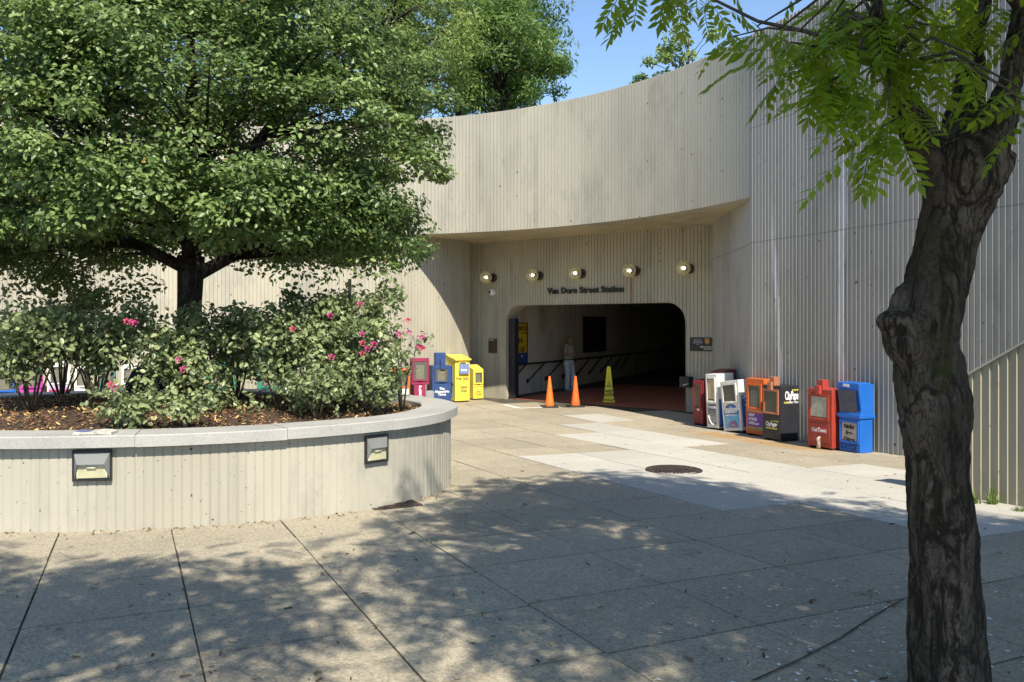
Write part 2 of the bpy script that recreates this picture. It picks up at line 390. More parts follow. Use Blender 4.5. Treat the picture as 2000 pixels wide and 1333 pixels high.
for b0, b1 in bspans():
    rows = [1.76, 2.59, 3.42, 4.25, 5.07, 5.9, 6.65, 7.5] if b1 < 2.2 else [.7, 1.6, 2.5, 3.41, 4.30, 5.20, 6.05, 6.98, 7.88, 8.77, 9.66, 10.56]
    rows = [rows[0] - .9 * k for k in range(4, 0, -1)] + rows
    while rows[-1] < 24: rows.append(rows[-1] + (.92 if rows[-1] < 11 else 1.62))
    for a0, a1 in zip(rows[:-1], rows[1:]):
        cc = DA * (a0 + a1) / 2 + DB * (b0 + b1) / 2
        if cc.y < 2.2 or cc.y > 24 or abs(cc.x) > .78 * cc.y + 1.2: continue
        if math.hypot(cc.x - CX, cc.y - CY) > CR + .6 and (cc - FA).dot(FN) < .5 and cc.y > 13: continue
        if (cc - W0).dot(WN) < -.6 and cc.y < 16: continue
        if (cc - FA).dot(FN) < .55: continue
        if ((cc.x - PCX) / (PRA - .9)) ** 2 + ((cc.y - PCY) / (PRB - .9)) ** 2 < 1: continue
        px, py = toPx((cc.x, cc.y, gz(cc.y)))
        pale = any(inpoly(px, py, q) for q in white_px)
        g, gc = (.0058, .0125) if cc.y < 9 else (.006, .012)
        bm = B(); N = 3; top = []; jl = [random.uniform(-.004, .004) for _ in range(4)]
        up = random.uniform(0, .004) + (.004 if pale else 0)
        for j in range(N + 1):
            for i in range(N + 1):
                bb = b0 + g + jl[0] * .5 + (b1 - b0 - 2 * g) * i / N; aa = a0 + gc + jl[1] * .6 + (a1 - a0 - 2 * gc) * j / N
                p = DA * aa + DB * bb; top.append(Vector((p.x, p.y, gz(p.y) + up)))
        vt = [bm.verts.new(p) for p in top]; n1 = N + 1
        for j in range(N):
            for i in range(N): bm.faces.new((vt[j * n1 + i], vt[j * n1 + i + 1], vt[(j + 1) * n1 + i + 1], vt[(j + 1) * n1 + i]))
        rim = [i for i in range(n1)] + [j * n1 + N for j in range(1, n1)] + [N * n1 + i for i in range(N - 1, -1, -1)] + [j * n1 for j in range(N - 1, 0, -1)]
        lo = [bm.verts.new(top[k] - Vector((0, 0, .03))) for k in rim]
        for q in range(len(rim)):
            r2 = (q + 1) % len(rim); bm.faces.new((vt[rim[q]], lo[q], lo[r2], vt[rim[r2]]))
        o = obj('paving_slab', bm, M_pale if pale else M_slab, pavement, recalc=False)
        if pale: o['label'] = 'pale newer concrete slab'

# ------------------------------------------------------------ the station: ribbed concrete walls
PITCH, DEP = .10, .016
BRK = {'groove': (0, .004, .011, .015), 'saw': (0, .003, .082, .085)}
def prof(s, kind, PITCH):
    q = s % PITCH
    if kind == 'saw':          # each board a little proud of the next
        if q < .003: return 0.0
        if q < .082: return .015 * (q - .003) / .079
        if q < .085: return .015
        return .015 * (PITCH - q) / .003
    if q < .004: return -DEP * q / .004
    if q < .011: return -DEP
    if q < .015: return -DEP * (1 - (q - .011) / .004)
    return 0.0
def ribbed(plan, zb, zt, side=1, thick=.35, extra=(), kind='groove', dep=1.0, PITCH=.097):
    """a wall along a plan polyline, ribbed on its court side, with top, back, underside and ends; zb may depend on s"""
    P2 = [Vector((p[0], p[1])) for p in plan]
    cum = [0]
    for a, b in zip(P2[:-1], P2[1:]): cum.append(cum[-1] + (b - a).length)
    L = cum[-1]; ss = []; k = 0
    while k * PITCH < L:
        for q in BRK[kind]: ss.append(k * PITCH + q)
        k += 1
    ss = [s for s in ss if s < L - 1e-4] + [L] + [e for e in extra if not isinstance(e, tuple)]
    cols = [(s, 0) for s in sorted(ss)]
    for e in extra:
        if isinstance(e, tuple): cols.append(e)
    cols.sort()
    def nrm(i):
        d = (P2[i + 1] - P2[i]).normalized(); return Vector((d.y, -d.x)) * side
    segn = [nrm(i) for i in range(len(P2) - 1)]
    V, Fq = [], []; j = 0
    for s, half in cols:
        while j < len(cum) - 2 and cum[j + 1] < s: j += 1
        t = (s - cum[j]) / (cum[j + 1] - cum[j]); p = P2[j].lerp(P2[j + 1], t)
        n = segn[j]
        if t > .5 and j < len(segn) - 1: n = (segn[j] * (1.5 - t) + segn[j + 1] * (t - .5)).normalized()
        if t < .5 and j > 0: n = (segn[j] * (.5 + t) + segn[j - 1] * (.5 - t)).normalized()
        f = p + n * prof(s, kind, PITCH) * dep; b = p - n * thick
        z0 = zb(s, half) if callable(zb) else zb
        z1 = zt(s) if callable(zt) else zt
        V += [(f.x, f.y, z0), (f.x, f.y, z1), (b.x, b.y, z1), (b.x, b.y, z0)]
    n = len(cols)
    for i in range(n - 1):
        a, c = 4 * i, 4 * i + 4
        for q in range(4): Fq.append((a + q, c + q, c + (q + 1) % 4, a + (q + 1) % 4))
    Fq.append((0, 1, 2, 3)); Fq.append((4 * n - 1, 4 * n - 2, 4 * n - 3, 4 * n - 4))
    bm = B(); vv = [bm.verts.new(v) for v in V]
    for f in Fq:
        try: bm.faces.new([vv[i] for i in f])
        except ValueError: pass
    return bm
def arc(a0, a1, n=60, r=CR): return [(CX + r * math.cos(a0 + (a1 - a0) * i / n), CY + r * math.sin(a0 + (a1 - a0) * i / n)) for i in range(n + 1)]
HB, HT = 4.49, 7.51
a_right = math.atan2(W0.y - CY, W0.x - CX); a_merge = math.atan2(21.28 - CY, -3.35 - CX); a_left = R(196)
station = thing('station_building', 'curved ribbed concrete metro station wall with a deep recessed entrance', 'station', (0, 22, 0))
station.location = (0, 0, 0)
obj('curved_wall', ribbed(arc(a_left, a_merge, 90), -.5, HT), M_wall, station)
obj('fascia', ribbed(arc(a_merge, a_right, 70), HB, HT), M_wall, station)
we = W0 + WU * 11.5
obj('straight_wall', ribbed([(W0.x + WN.x * .008, W0.y + WN.y * .008), (we.x, we.y)], -.5, HT, kind='saw', PITCH=.088), M_wallR, station)
# entrance wall with its round-cornered opening
S0, S1, OT, OR = .06, .967 * FL, 2.67, .52
f0 = FA - FU * 1.15; SH = 1.15
def opening(s, half):
    q = s - SH
    if half == -1 or q < S0 - 1e-6 or q > S1 + 1e-6: return -.4
    if half == 0 and (abs(q - S0) < 1e-6 or abs(q - S1) < 1e-6): return OT - OR
    d = min(q - S0, S1 - q)
    return OT if d >= OR else OT - OR + math.sqrt(max(0, OR * OR - (OR - d) ** 2))
ex = [(S0 + SH - 1e-7, -1), (S0 + SH, 0), (S1 + SH, 0), (S1 + SH + 1e-7, -1)]
for k in range(1, 9):
    q = OR * (1 - math.cos(k / 9 * math.pi / 2)); ex += [S0 + SH + q, S1 + SH - q]
fe = FA + FU * (FL * 1.16)
obj('entrance_wall', ribbed([(f0.x, f0.y), (fe.x, fe.y)], opening, HB + .3, thick=.5, extra=ex), M_facade, station)
sp0 = f0 + Vector((-.02, -.03, 0))
obj('splayed_wall', ribbed([(-3.6, 21.22), (-3.15, 21.36), (-2.77, 21.56), (-2.4, 21.81), (-2.05, 22.08), (-1.72, 22.40), (-1.42, 22.76), (-1.23, 23.12), (sp0.x - .04, sp0.y - .25), (sp0.x - .02, sp0.y - .02), (sp0.x + .25, sp0.y - .16)], -.4, HB + .2, thick=.4, dep=.8), M_wall, station)
obj('jamb_wall', ribbed([(5.25, 18.93), (4.86, 18.98), (4.70, 18.85), (4.64, 18.5), (4.62, 17.4), (4.55, 16.2), (4.475, 15.05)], -.4, HB + .2, thick=.4, dep=.8), M_wallR, station)
bm = B()
fp = [Vector((x, y, HB + .012)) for x, y in arc(a_merge, a_right, 40, CR + .03)]
bp = [Vector((-3.7, 21.5, HB + .012)), Vector((-1.5, 24.2, HB + .012)), Vector((fe.x, fe.y + .4, HB + .012)), Vector((5.2, 15.0, HB + .012))]
prism(bm, [(p.x, p.y) for p in fp + bp[::-1]], HB + .012, HB + .3, 'z')
obj('soffit', bm, M_soffit, station)
# corridor behind the opening
LWALL = [Vector(p) for p in ((-.2, 23.52, 0), (.154, 24.2, 0), (1.72, 27, 0), (4.04, 31.7, 0), (9.75, 45, 0))]
RWALL = [Vector(p) for p in ((4.9, 19.85, 0), (6.2, 21.4, 0), (9.5, 27.5, 0), (17, 44, 0))]
def slabwall(pts, th, z0, z1):
    bm = B()
    for a, b in zip(pts[:-1], pts[1:]):
        d = (b - a).normalized(); n = Vector((-d.y, d.x, 0)) * th
        prism(bm, [(a.x, a.y), (b.x, b.y), (b.x + n.x, b.y + n.y), (a.x + n.x, a.y + n.y)], z0, z1, 'z')
    return bm
obj('corridor_wall', slabwall(LWALL, .3, -.3, 3.1), M_inner, station)
obj('corridor_wall', slabwall(RWALL, -.3, -.3, 3.1), M_inner, station)
bm = B(); prism(bm, [(-.6, 23.75), (5.0, 19.6), (18, 45), (9, 46)], 2.98, 3.3, 'z'); obj('corridor_ceiling', bm, M_inner, station)
bm = B(); prism(bm, [(9, 44.5), (18, 43), (18.5, 44), (9.2, 46)], -.3, 3.2, 'z'); obj('corridor_end_wall', bm, M_inner, station)
# tiled floor: a bed and its tiles
bm = B(); prism(bm, [(-.35, 23.3), (4.75, 19.4), (18, 44), (9.2, 45.6)], -.05, .002, 'z'); bed = obj('corridor_floor', bm, M_joint, station)
bm = B(); e1 = FU; e2 = -FN
for i in range(0, 26):
    for j in range(0, 60):
        c = FA + e1 * (.05 + (i + (.5 if j % 2 else 0)) * .225) + e2 * (.12 + j * .115)
        if c.y > 23 + (c.x) * 1.85 or c.y > 31: continue
        a, b = e1 * .108, e2 * .053
        q = [c - a - b, c + a - b, c + a + b, c - a + b]; h = random.uniform(.006, .009)
        vs_ = [bm.verts.new((p.x, p.y, h)) for p in q]; bm.faces.new(vs_)
        lo = [bm.verts.new((p.x, p.y, .0)) for p in q]
        for k in range(4): bm.faces.new((vs_[k], lo[k], lo[(k + 1) % 4], vs_[(k + 1) % 4]))
tf = obj('floor_tile', bm, M_tile, bed); tf['kind'] = 'stuff'
# planted terrace behind the wall, from which the trees grow
bm = B(); pts = arc(a_left, a_right, 50, CR + .34); far_ = [(math.cos(math.atan2(y - CY, x - CX)) * 60 + CX, math.sin(math.atan2(y - CY, x - CX)) * 60 + CY) for x, y in pts]
for i in range(50):
    bm.faces.new([bm.verts.new((*p, 6.9)) for p in (pts[i], pts[i + 1], far_[i + 1], far_[i])])
q = [(W0.x + .5, W0.y), (we.x + .4, we.y), (60, we.y), (far_[-1][0], far_[-1][1])]
bm.faces.new([bm.verts.new((*p, 6.9)) for p in q])
o = obj('terrain', bm, plain('grass_bank', (.06, .09, .03), .95, var=.3, sc=1)); o['kind'] = 'structure'
t_ = text('Van Dorn Street Station', .235, M_dark, station, (0, 0, 0), ext=.02, bold=.0035, align='LEFT', name='sign_lettering', sp=1.05)
wid = max(v.co.x for v in t_.data.vertices) - min(v.co.x for v in t_.data.vertices)
t_.data.transform(Matrix.Diagonal((2.38 / wid, 1, 1, 1)))
tp = FA + FU * (.2645 * FL) + FN * .03; t_.location = (tp.x, tp.y, 3.035); t_.rotation_euler = (R(90), 0, math.atan2(FU.y, FU.x))

# stair parapet on the right, steps behind it
par = thing('stair_wall', 'low ribbed concrete stair wall with sloping top, right of the trunk', 'wall')
p0, pu = Vector((4.665, 8.43, 0)), Vector((.49, -.872, 0)).normalized()
p1 = p0 + pu * 3.2
def ptop(s): return 1.50 + .615 * s
obj('parapet', ribbed([(p0.x, p0.y), (p1.x, p1.y)], 0.0, ptop, thick=.24, kind='saw', dep=1.3, PITCH=.088), concrete('parapet_concrete', (.42, .375, .275), (.32, .285, .21), .8), par)
bm = B(); pn = Vector((pu.y, -pu.x, 0)) * -1   # away from the court
pn = Vector((.872, .49, 0)).normalized()
for k in range(9):
    c = p0 + pu * (.15 + .32 * k + .16) + pn * 1.05
    box(bm, (c.x, c.y, .15 + .1 * k), (.32, 1.6, .3 + .2 * k), Matrix.Rotation(math.atan2(pu.y, pu.x), 3, 'Z'))
obj('stair_steps', bm, M_planter, par)
bm = B(); pe = p0 + pu * 3.2; fw = -pn
a_, b_ = p0 + fw * .034, pe + fw * .034
for q0, q1 in (((a_, ptop(0)), (b_, ptop(3.2))),):
    t_ = [bm.verts.new((v.x, v.y, z)) for v, z in ((q0[0], q0[1] + .002), (q1[0], q1[1] + .002), (q1[0], q1[1] + .028), (q0[0], q0[1] + .028))]
    o_ = [bm.verts.new((v.co.x + pn.x * .29, v.co.y + pn.y * .29, v.co.z)) for v in t_]
    bm.faces.new(t_); bm.faces.new(o_[::-1])
    for k in range(4): bm.faces.new((t_[k], t_[(k + 1) % 4], o_[(k + 1) % 4], o_[k]))
obj('sunlit_edge_strip', bm, M_planter, par)  # added paler strip, stands for the sunlit top of the parapet

# ------------------------------------------------------------ planter
planter = thing('planter', 'large round raised concrete planter with grey granite coping', 'planter', (PCX, PCY, gz(PCY)))
def ell(a, off=0): return Vector((PCX + (PRA + off) * math.cos(a), PCY + (PRB + off) * math.sin(a), 0))
plan = [tuple(ell(-2 * math.pi * i / 160 + .3)[:2]) for i in range(161)]
ZT = 1.18
o = obj('planter_wall', ribbed(plan, 0, ZT - .098, side=-1, thick=.22, dep=.35, PITCH=.075), M_planter, None)
o.parent = planter; o.matrix_parent_inverse = Matrix.Translation(-planter.location)
def adopt(o, p=planter):
    o.parent = p; o.matrix_parent_inverse = Matrix.Translation(-p.location); return o
# coping joints: solved from the joints seen in the photograph, then spaced evenly round the rest
def ang_px(px, py):
    best = None
    for i in range(2000):
        a = math.pi + math.pi * i / 2000 ; e = ell(a, .08); q = toPx((e.x, e.y, ZT))
        d = abs(q[0] - px)
        if best is None or d < best[0]: best = (d, a)
    return best[1]
ja = [ang_px(p, 0) for p in (-130, 264, 561, 768, 872)]
js = ja[:]
while js[-1] < ja[0] + 2 * math.pi - .62: js.append(js[-1] + .42)
js.append(ja[0] + 2 * math.pi)
for a0, a1 in zip(js[:-1], js[1:]):
    bm = B(); n = 10; g = .0009; ring = []
    dz = random.uniform(-.003, .003); do = random.uniform(-.006, .008)
    for i in range(n + 1):
        a = a0 + g + (a1 - a0 - 2 * g) * i / n; o_, i_ = ell(a, .08 + do), ell(a, -.34)
        ring.append([bm.verts.new((p.x, p.y, z + dz)) for p, z in ((o_, ZT - .1), (o_, ZT - .008), (o_ * .98 + i_ * .02, ZT), (i_ * .98 + o_ * .02, ZT), (i_, ZT - .008), (i_, ZT - .1))])
    for q in range(n):
        for k in range(6): bm.faces.new((ring[q][k], ring[q][(k + 1) % 6], ring[q + 1][(k + 1) % 6], ring[q + 1][k]))
    bm.faces.new(ring[0][::-1]); bm.faces.new(ring[-1])
    adopt(obj('coping_stone', bm, M_granite))
bm = B(); ring = []
for i in range(121):
    a = 2 * math.pi * i / 120; o_, i_ = ell(a, .068), ell(a, -.328)
    ring.append([bm.verts.new((p.x, p.y, z)) for p, z in ((o_, ZT - .096), (o_, ZT - .007), (i_, ZT - .007), (i_, ZT - .096))])
for q in range(120):
    for k in range(4): bm.faces.new((ring[q][k], ring[q][(k + 1) % 4], ring[q + 1][(k + 1) % 4], ring[q + 1][k]))
adopt(obj('mortar_bed', bm, plain('pale_mortar', (.50, .49, .46), .9)))
def mz(x, y):
    r = math.sqrt(((x - PCX) / (PRA - .3)) ** 2 + ((y - PCY) / (PRB - .3)) ** 2)
    return 1.10 + .17 * max(0, 1 - r * r) + .02 * noise.noise((x * 2.2, y * 2.2, 0))
V = []; Fq = []; NR, NA = 14, 90
for i in range(NR + 1):
    for k in range(NA):
        e = ell(2 * math.pi * k / NA, -.3); p = Vector((PCX, PCY, 0)).lerp(e, i / NR); V.append((p.x, p.y, mz(p.x, p.y)))
for i in range(NR):
    for k in range(NA): Fq.append((i * NA + k, (i + 1) * NA + k, (i + 1) * NA + (k + 1) % NA, i * NA + (k + 1) % NA))
o = mesh_obj('planting_bed', np_mesh('planting_bed', V, Fq), M_soil, None, True); adopt(o)

# scatter helper: copies of a small template as one mesh
def frames(N, up, wob):
    """random rotation matrices whose third column lies near the given direction(s)"""
    up = np.asarray(up, float)
    if up.ndim == 1: up = np.tile(up, (N, 1))
    n = up + rng.normal(0, wob, (N, 3)); n /= np.linalg.norm(n, axis=1, keepdims=True) + 1e-9
    r = rng.normal(0, 1, (N, 3)); x = np.cross(r, n); x /= np.linalg.norm(x, axis=1, keepdims=True) + 1e-9
    return np.stack([x, np.cross(n, x), n], axis=2)
def scatter(TV, TF, Rm, pos, size, tone):
    TV = np.asarray(TV, float); N = len(pos); size = np.asarray(size, float)
    if size.ndim == 1: size = size[:, None]
    V = np.einsum('nij,kj->nki', Rm, TV) * size[:, :, None] if size.shape[1] == 1 else np.einsum('nij,nkj->nki', Rm, TV[None] * size[:, None, :])
    V = V + np.asarray(pos)[:, None, :]
    Fq = np.asarray(TF)[None] + (np.arange(N) * len(TV))[:, None, None]
    return V.reshape(-1, 3), Fq.reshape(-1, np.asarray(TF).shape[1]), np.repeat(tone, len(TV))
LEAF_V = [(0, 0, 0), (.33, .27, .09), (.72, .23, .07), (1, 0, -.04), (.72, -.23, .07), (.33, -.27, .09), (.5, 0, -.03)]
LEAF_F = [(0, 6, 2, 1), (6, 3, 3, 2), (0, 5, 4, 6), (6, 4, 3, 3)]
LEAF_F = [(0, 6, 1), (1, 6, 2), (2, 6, 3), (0, 5, 6), (5, 4, 6), (4, 3, 6)]
LONG_V = [(0, 0, 0), (.5, .15, .03), (1, 0, -.06), (.5, -.15, .03)]
LONG_F = [(0, 2, 1), (0, 3, 2)]
BLADE_V = [(-.05, 0, 0), (.05, 0, 0), (.0, .25, 1)]; BLADE_F = [(0, 1, 2)]
CHIP_V = [(-.5, -.14, 0), (.5, -.12, 0), (.42, .15, .03), (-.45, .13, .02)]; CHIP_F = [(0, 1, 2), (0, 2, 3)]

N = 17000
a = rng.uniform(0, 2 * np.pi, N); rr = np.sqrt(rng.uniform(0, 1, N))
X = PCX + (PRA - .36) * rr * np.cos(a); Y = PCY + (PRB - .36) * rr * np.sin(a)
keep = Y < PCY + 1.7; X, Y = X[keep], Y[keep]; N = len(X)
Z = np.array([mz(x, y) for x, y in zip(X, Y)]) + rng.uniform(.002, .02, N)
V, Fq, T = scatter(CHIP_V, CHIP_F, frames(N, (0, 0, 1), .45), np.c_[X, Y, Z], rng.uniform(.018, .055, N), rng.uniform(0, 1, N))
mulch = tag(mesh_obj('mulch', np_mesh('mulch', V, Fq, T, 3), M_chip), 'brown bark mulch and fallen leaves covering the planter soil', 'mulch', kind='stuff')
# litter on the paving
pts = []
while len(pts) < 620:
    px, py = random.uniform(-60, 2060), random.choice((random.uniform(790, 1000), random.uniform(900, 1400)))
    g_ = G(px, py)
    if ((g_.x - PCX) / (PRA + .05)) ** 2 + ((g_.y - PCY) / (PRB + .05)) ** 2 < 1 or (g_ - W0).dot(WN) < .1 or (g_ - FA).dot(FN) < .1: continue
    if math.hypot(g_.x - CX, g_.y - CY) > CR - .1 and g_.y > 15.5: continue
    pts.append(g_ + Vector((0, 0, .009)))
for k in range(420):                     # drifted against the planter and the walls
    if k < 260:
        e = ell(math.pi + math.pi * random.random(), abs(random.gauss(.02, .09))); pts.append(Vector((e.x, e.y, gz(e.y) + .01)))
    else:
        e = W0 + WU * random.uniform(0, 5) + WN * abs(random.gauss(.02, .12)); pts.append(Vector((e.x, e.y, gz(e.y) + .01)))
Np = len(pts)
V, Fq, T = scatter(CHIP_V, CHIP_F, frames(Np, (0, 0, 1), .2), np.array(pts), rng.uniform(.012, .05, Np) * np.where(rng.random(Np) < .1, 1.6, 1), rng.uniform(0, 1, Np))
tag(mesh_obj('leaf_litter', np_mesh('leaf_litter', V, Fq, T, 3), M_litter), 'dry leaves and specks of litter strewn over the paving', 'litter', kind='stuff')
pts = []
while len(pts) < 240:
    px, py = random.gauss(1720, 190), random.uniform(1130, 1420)
    if px > 2050: continue
    g_ = G(px, py); pts.append(g_ + Vector((0, 0, .007)))
Np = len(pts)
V, Fq, T = scatter(CHIP_V, CHIP_F, frames(Np, (0, 0, 1), .05), np.array(pts), np.c_[rng.uniform(.006, .03, Np), rng.uniform(.02, .07, Np), np.full(Np, .01)], rng.uniform(0, 1, Np))
tag(mesh_obj('bird_droppings', np_mesh('bird_droppings', V, Fq, T, 3), M_white), 'white specks of bird droppings on the paving around the trunk', 'droppings', kind='stuff')
# grass and weeds in joints and along the wall feet
def tuft(name, label, c, n, h, spread):
    pos = np.array([[c[0] + random.gauss(0, spread), c[1] + random.gauss(0, spread * .6), gz(c[1])] for _ in range(n)])
    V, Fq, T = scatter(BLADE_V, BLADE_F, frames(n, (0, 0, 1), .35), pos, rng.uniform(.4, 1, n) * h, rng.uniform(0, 1, n))
    tag(mesh_obj(name, np_mesh(name, V, Fq, T, 3), M_weed), label, 'weed')
g1, g2 = G(1904, 985), G(1936, 986)
tuft('weed_tuft', 'tall grassy weed at the stair wall foot beside the trunk', g1, 22, .22, .03)
tuft('weed_tuft', 'second grassy weed at the stair wall foot, farther from the trunk', g2, 24, .25, .03)
tuft('weed_tuft', 'small green weed growing from the planter foot under its right end', G(856, 950), 34, .22, .035)
tuft('weed_tuft', 'tiny green weed at the planter foot near the square light', G(214, 1037), 14, .07, .015)
tuft('weed_tuft', 'small green weed in a paving joint in front of the planter', G(842, 1060), 40, .05, .05)
tuft('weed_tuft', 'small green weed in a paving joint near the tree trunk', G(1700, 1165), 50, .045, .05)
tuft('weed_tuft', 'low green weed under the ribs at the stair wall right end', G(1992, 1000), 60, .09, .03)

# ------------------------------------------------------------ wall lights set in the planter
def planter_light(pl, pr, zt, zb, label):
    aL = ang_px(pl, 0); aR = ang_px(pr, 0); L_, R_ = ell(aL), ell(aR); m = (L_ + R_) / 2; m.z = 0
    u = (R_ - L_).normalized(); n = Vector((u.y, -u.x, 0)); wd = (R_ - L_).length * .985; h = zt - zb
    t = thing('planter_light', label, 'wall light', (m.x + n.x * .012, m.y + n.y * .012, zb), math.atan2(u.y, u.x), 'lights set in the planter wall')
    bm = B(); e = .012
    for c, s in (((0, -.012, e / 2 + .003), (wd, .036, e)), ((0, -.012, h - e / 2), (wd, .036, e * 1.6)), ((-wd / 2 + e / 2, -.012, h / 2), (e, .034, h - 2.6 * e)), ((wd / 2 - e / 2, -.012, h / 2), (e, .034, h - 2.6 * e))): box(bm, c, s, bev=.002)
    obj('frame', bm, M_black, t)
    w2, wi, hm, d = wd / 2 - e, wd * .345, h * .56, .062
    bm = B(); q = [bm.verts.new(p) for p in ((-w2, -.02, h - 1.6 * e), (w2, -.02, h - 1.6 * e), (wi, -d, hm), (-wi, -d, hm), (-w2, -.02, e), (w2, -.02, e))]
    bm.faces.new((q[0], q[3], q[2], q[1])); bm.faces.new((q[0], q[4], q[3])); bm.faces.new((q[1], q[2], q[5]))
    ob = obj('hood', bm, pm('light_hood_grey', (.17, .175, .175), wear=.1), t); so_ = ob.modifiers.new('s', 'SOLIDIFY'); so_.thickness = .006
    bm = B(); q = [bm.verts.new(p) for p in ((-w2 + .02, -.022, e + .012), (w2 - .02, -.022, e + .012), (wi - .006, -d + .012, hm - .012), (-wi + .006, -d + .012, hm - .012))]
    bm.faces.new(q); obj('lens', bm, M_lens, t)
    bm = B(); box(bm, (0, -.020, h * .34), (wd * .78, .006, h * .46)); obj('reflector', bm, M_refl, t)
    bm = B(); tube(bm, [(-.035, -.034, h * .44), (.035, -.034, h * .44)], .010, 8); obj('bulb', bm, M_refl, t)
M_lens = glass('dusty_lens', (.92, .91, .80), .2, .22)
M_refl = plain('white_reflector', (.80, .78, .66), .35, var=.1)
planter_light(137, 217, 1.055, .795, 'square hooded planter light at the left of the planter wall')
planter_light(722, 767, 1.04, .775, 'hooded planter light set askew near the planter wall right end')

# ------------------------------------------------------------ globe lamps, plaques, camera, gate, posters
YAWF = math.atan2(FU.y, FU.x)
def globe_glass():
    t = NT('smoked_globe'); tr = t.n('ShaderNodeBsdfTransparent'); tr.inputs[0].default_value = (.78, .74, .58, 1)
    g = t.bsdf((.34, .31, .21), .15, spec=.8); mx = t.n('ShaderNodeMixShader'); mx.inputs[0].default_value = .58
    t.t.links.new(tr.outputs[0], mx.inputs[1]); t.t.links.new(g, mx.inputs[2]); return t.done(mx.outputs[0])
M_globe = globe_glass()
def emit(name, col, st):
    t = NT(name); e = t.n('ShaderNodeEmission'); e.inputs[0].default_value = (*col, 1); e.inputs[1].default_value = st; return t.done(e.outputs[0])
M_bulb = emit('lit_bulb', (1, .97, .86), 14)
def facade_t(px):
    k = (px - 1000) / FPX
    return (k * FA.y - FA.x) / ((FB - FA).x - k * (FB - FA).y)
def on_facade(px, z, off=0):
    p = FA + (FB - FA) * facade_t(px) + FN * off; return Vector((p.x, p.y, z))
lamp_src = None
lamp_lab = ('leftmost globe lamp above the round white camera', 'second globe lamp, between the camera and the station lettering', 'middle globe lamp above the word Street of the lettering',
            'globe lamp with a rust run down the wall below it', 'rightmost globe lamp beside the ribbed jamb')
for i, px in enumerate((964, 1054, 1137, 1242, 1347)):
    p = on_facade(px, 3.475)
    if lamp_src is None:
        t = thing('wall_lamp', lamp_lab[0], 'wall lamp', p, YAWF, 'globe lamps over the entrance')
        bm = B(); tube(bm, [(0, -.005, 0), (0, -.05, 0)], [.125, .12], 20); tube(bm, [(0, -.05, 0), (0, -.20, 0)], .055, 14); obj('wall_mount', bm, pm('lamp_brown', (.06, .035, .03), wear=.1), t)
        bm = B(); ball(bm, (0, -.36, 0), .178, 28, 18); obj('globe', bm, M_globe, t)
        bm = B(); ball(bm, (0, -.33, .0), (.04, .05, .034), 14, 10); obj('bulb', bm, M_bulb, t)
        lamp_src = t
    else:
        t = lamp_src.copy(); COL.objects.link(t); t.location = p; t['label'] = lamp_lab[i]
        for ch in list(lamp_src.children):
            c = ch.copy(); COL.objects.link(c); c.parent = t
t = thing('security_camera', 'round white dome camera under the leftmost globe lamp', 'camera', on_facade(963, 3.06), YAWF)
bm = B(); tube(bm, [(0, 0, 0), (0, -.05, 0)], [.10, .10], 20); ball(bm, (0, -.05, 0), .098, 18, 12); obj('housing', bm, plain('camera_white', (.75, .75, .73), .4, var=.05), t)
bm = B(); ball(bm, (-.012, -.105, 0), .055, 14, 10); obj('lens', bm, M_black, t)
t = thing('wall_plaque', 'small dark brown plaque on the wall left of the entrance', 'plaque', on_facade(963, 1.30, .004), YAWF)
bm = B(); box(bm, (0, -.012, .205), (.31, .024, .41), bev=.004); obj('plate', bm, pm('plaque_brown', (.055, .035, .028), wear=.05), t)
text('Main Entrance', .034, M_white, t, (-.14, -.026, .375), align='LEFT', bold=.001, ext=.001)
t = thing('police_sign', 'black transit police sign with a gold badge right of the entrance', 'sign', on_facade(1348, 1.48, .004), YAWF)
bm = B(); box(bm, (.40, -.01, .165), (.80, .02, .33), bev=.003); obj('panel', bm, M_black, t)
bm = B(); prism(bm, [(.46, .17), (.50, .2), (.515, .25), (.5, .28), (.52, .3), (.47, .315), (.45, .325), (.43, .315), (.38, .3), (.4, .28), (.385, .25), (.40, .2), (.44, .17), (.45, .165)], -.026, -.02, 'y'); obj('badge', bm, plain('gold_badge', (.45, .24, .06), .4, .4), t)
for k, s in enumerate(('Report crime,', 'emergencies or', 'suspicious activity', 'to the')): text(s, .036, M_white, t, (.21, -.022, .275 - .036 * k), ext=.001)
for k, s in enumerate(('Report', 'crime to')): text(s, .036, M_white, t, (.66, -.022, .275 - .036 * k), ext=.001)
text('Metro Transit Police', .05, M_white, t, (.48, -.022, .105), bold=.0012, ext=.001)
text('202-962-2121', .042, M_white, t, (.48, -.022, .055), bold=.001, ext=.001)
t = thing('wall_box', 'dark metal box on the wall between entrance and newspaper boxes', 'metal box', on_facade(1347, .60, .0), YAWF)
bm = B(); box(bm, (-.02, -.13, .13), (.22, .26, .26), bev=.008); obj('case', bm, M_dark, t)
bm = B(); box(bm, (-.138, -.13, .13), (.012, .24, .27), bev=.003); obj('side_plate', bm, pm('plate_brown', (.19, .10, .075)), t)
bm = B(); tube(bm, [(-.05, -.268, .06), (.02, -.30, .075), (.09, -.268, .10)], .011, 6); obj('handle', bm, M_white, t)
gp = FA + FU * .17 - FN * .22
t = thing('folding_gate', 'folded dark security gate standing at the entrance left edge', 'gate', (gp.x, gp.y, 0), YAWF)
bm = B()
for k in range(4): box(bm, (-.09 + .058 * k, 0, 1.15), (.05, .20, 2.3), bev=.004)
obj('gate_leaf', bm, pm('gate_navy', (.022, .024, .034), wear=.15), t)
bm = B(); box(bm, (0, 0, .02), (.28, .24, .04)); obj('floor_track', bm, M_dark, t)
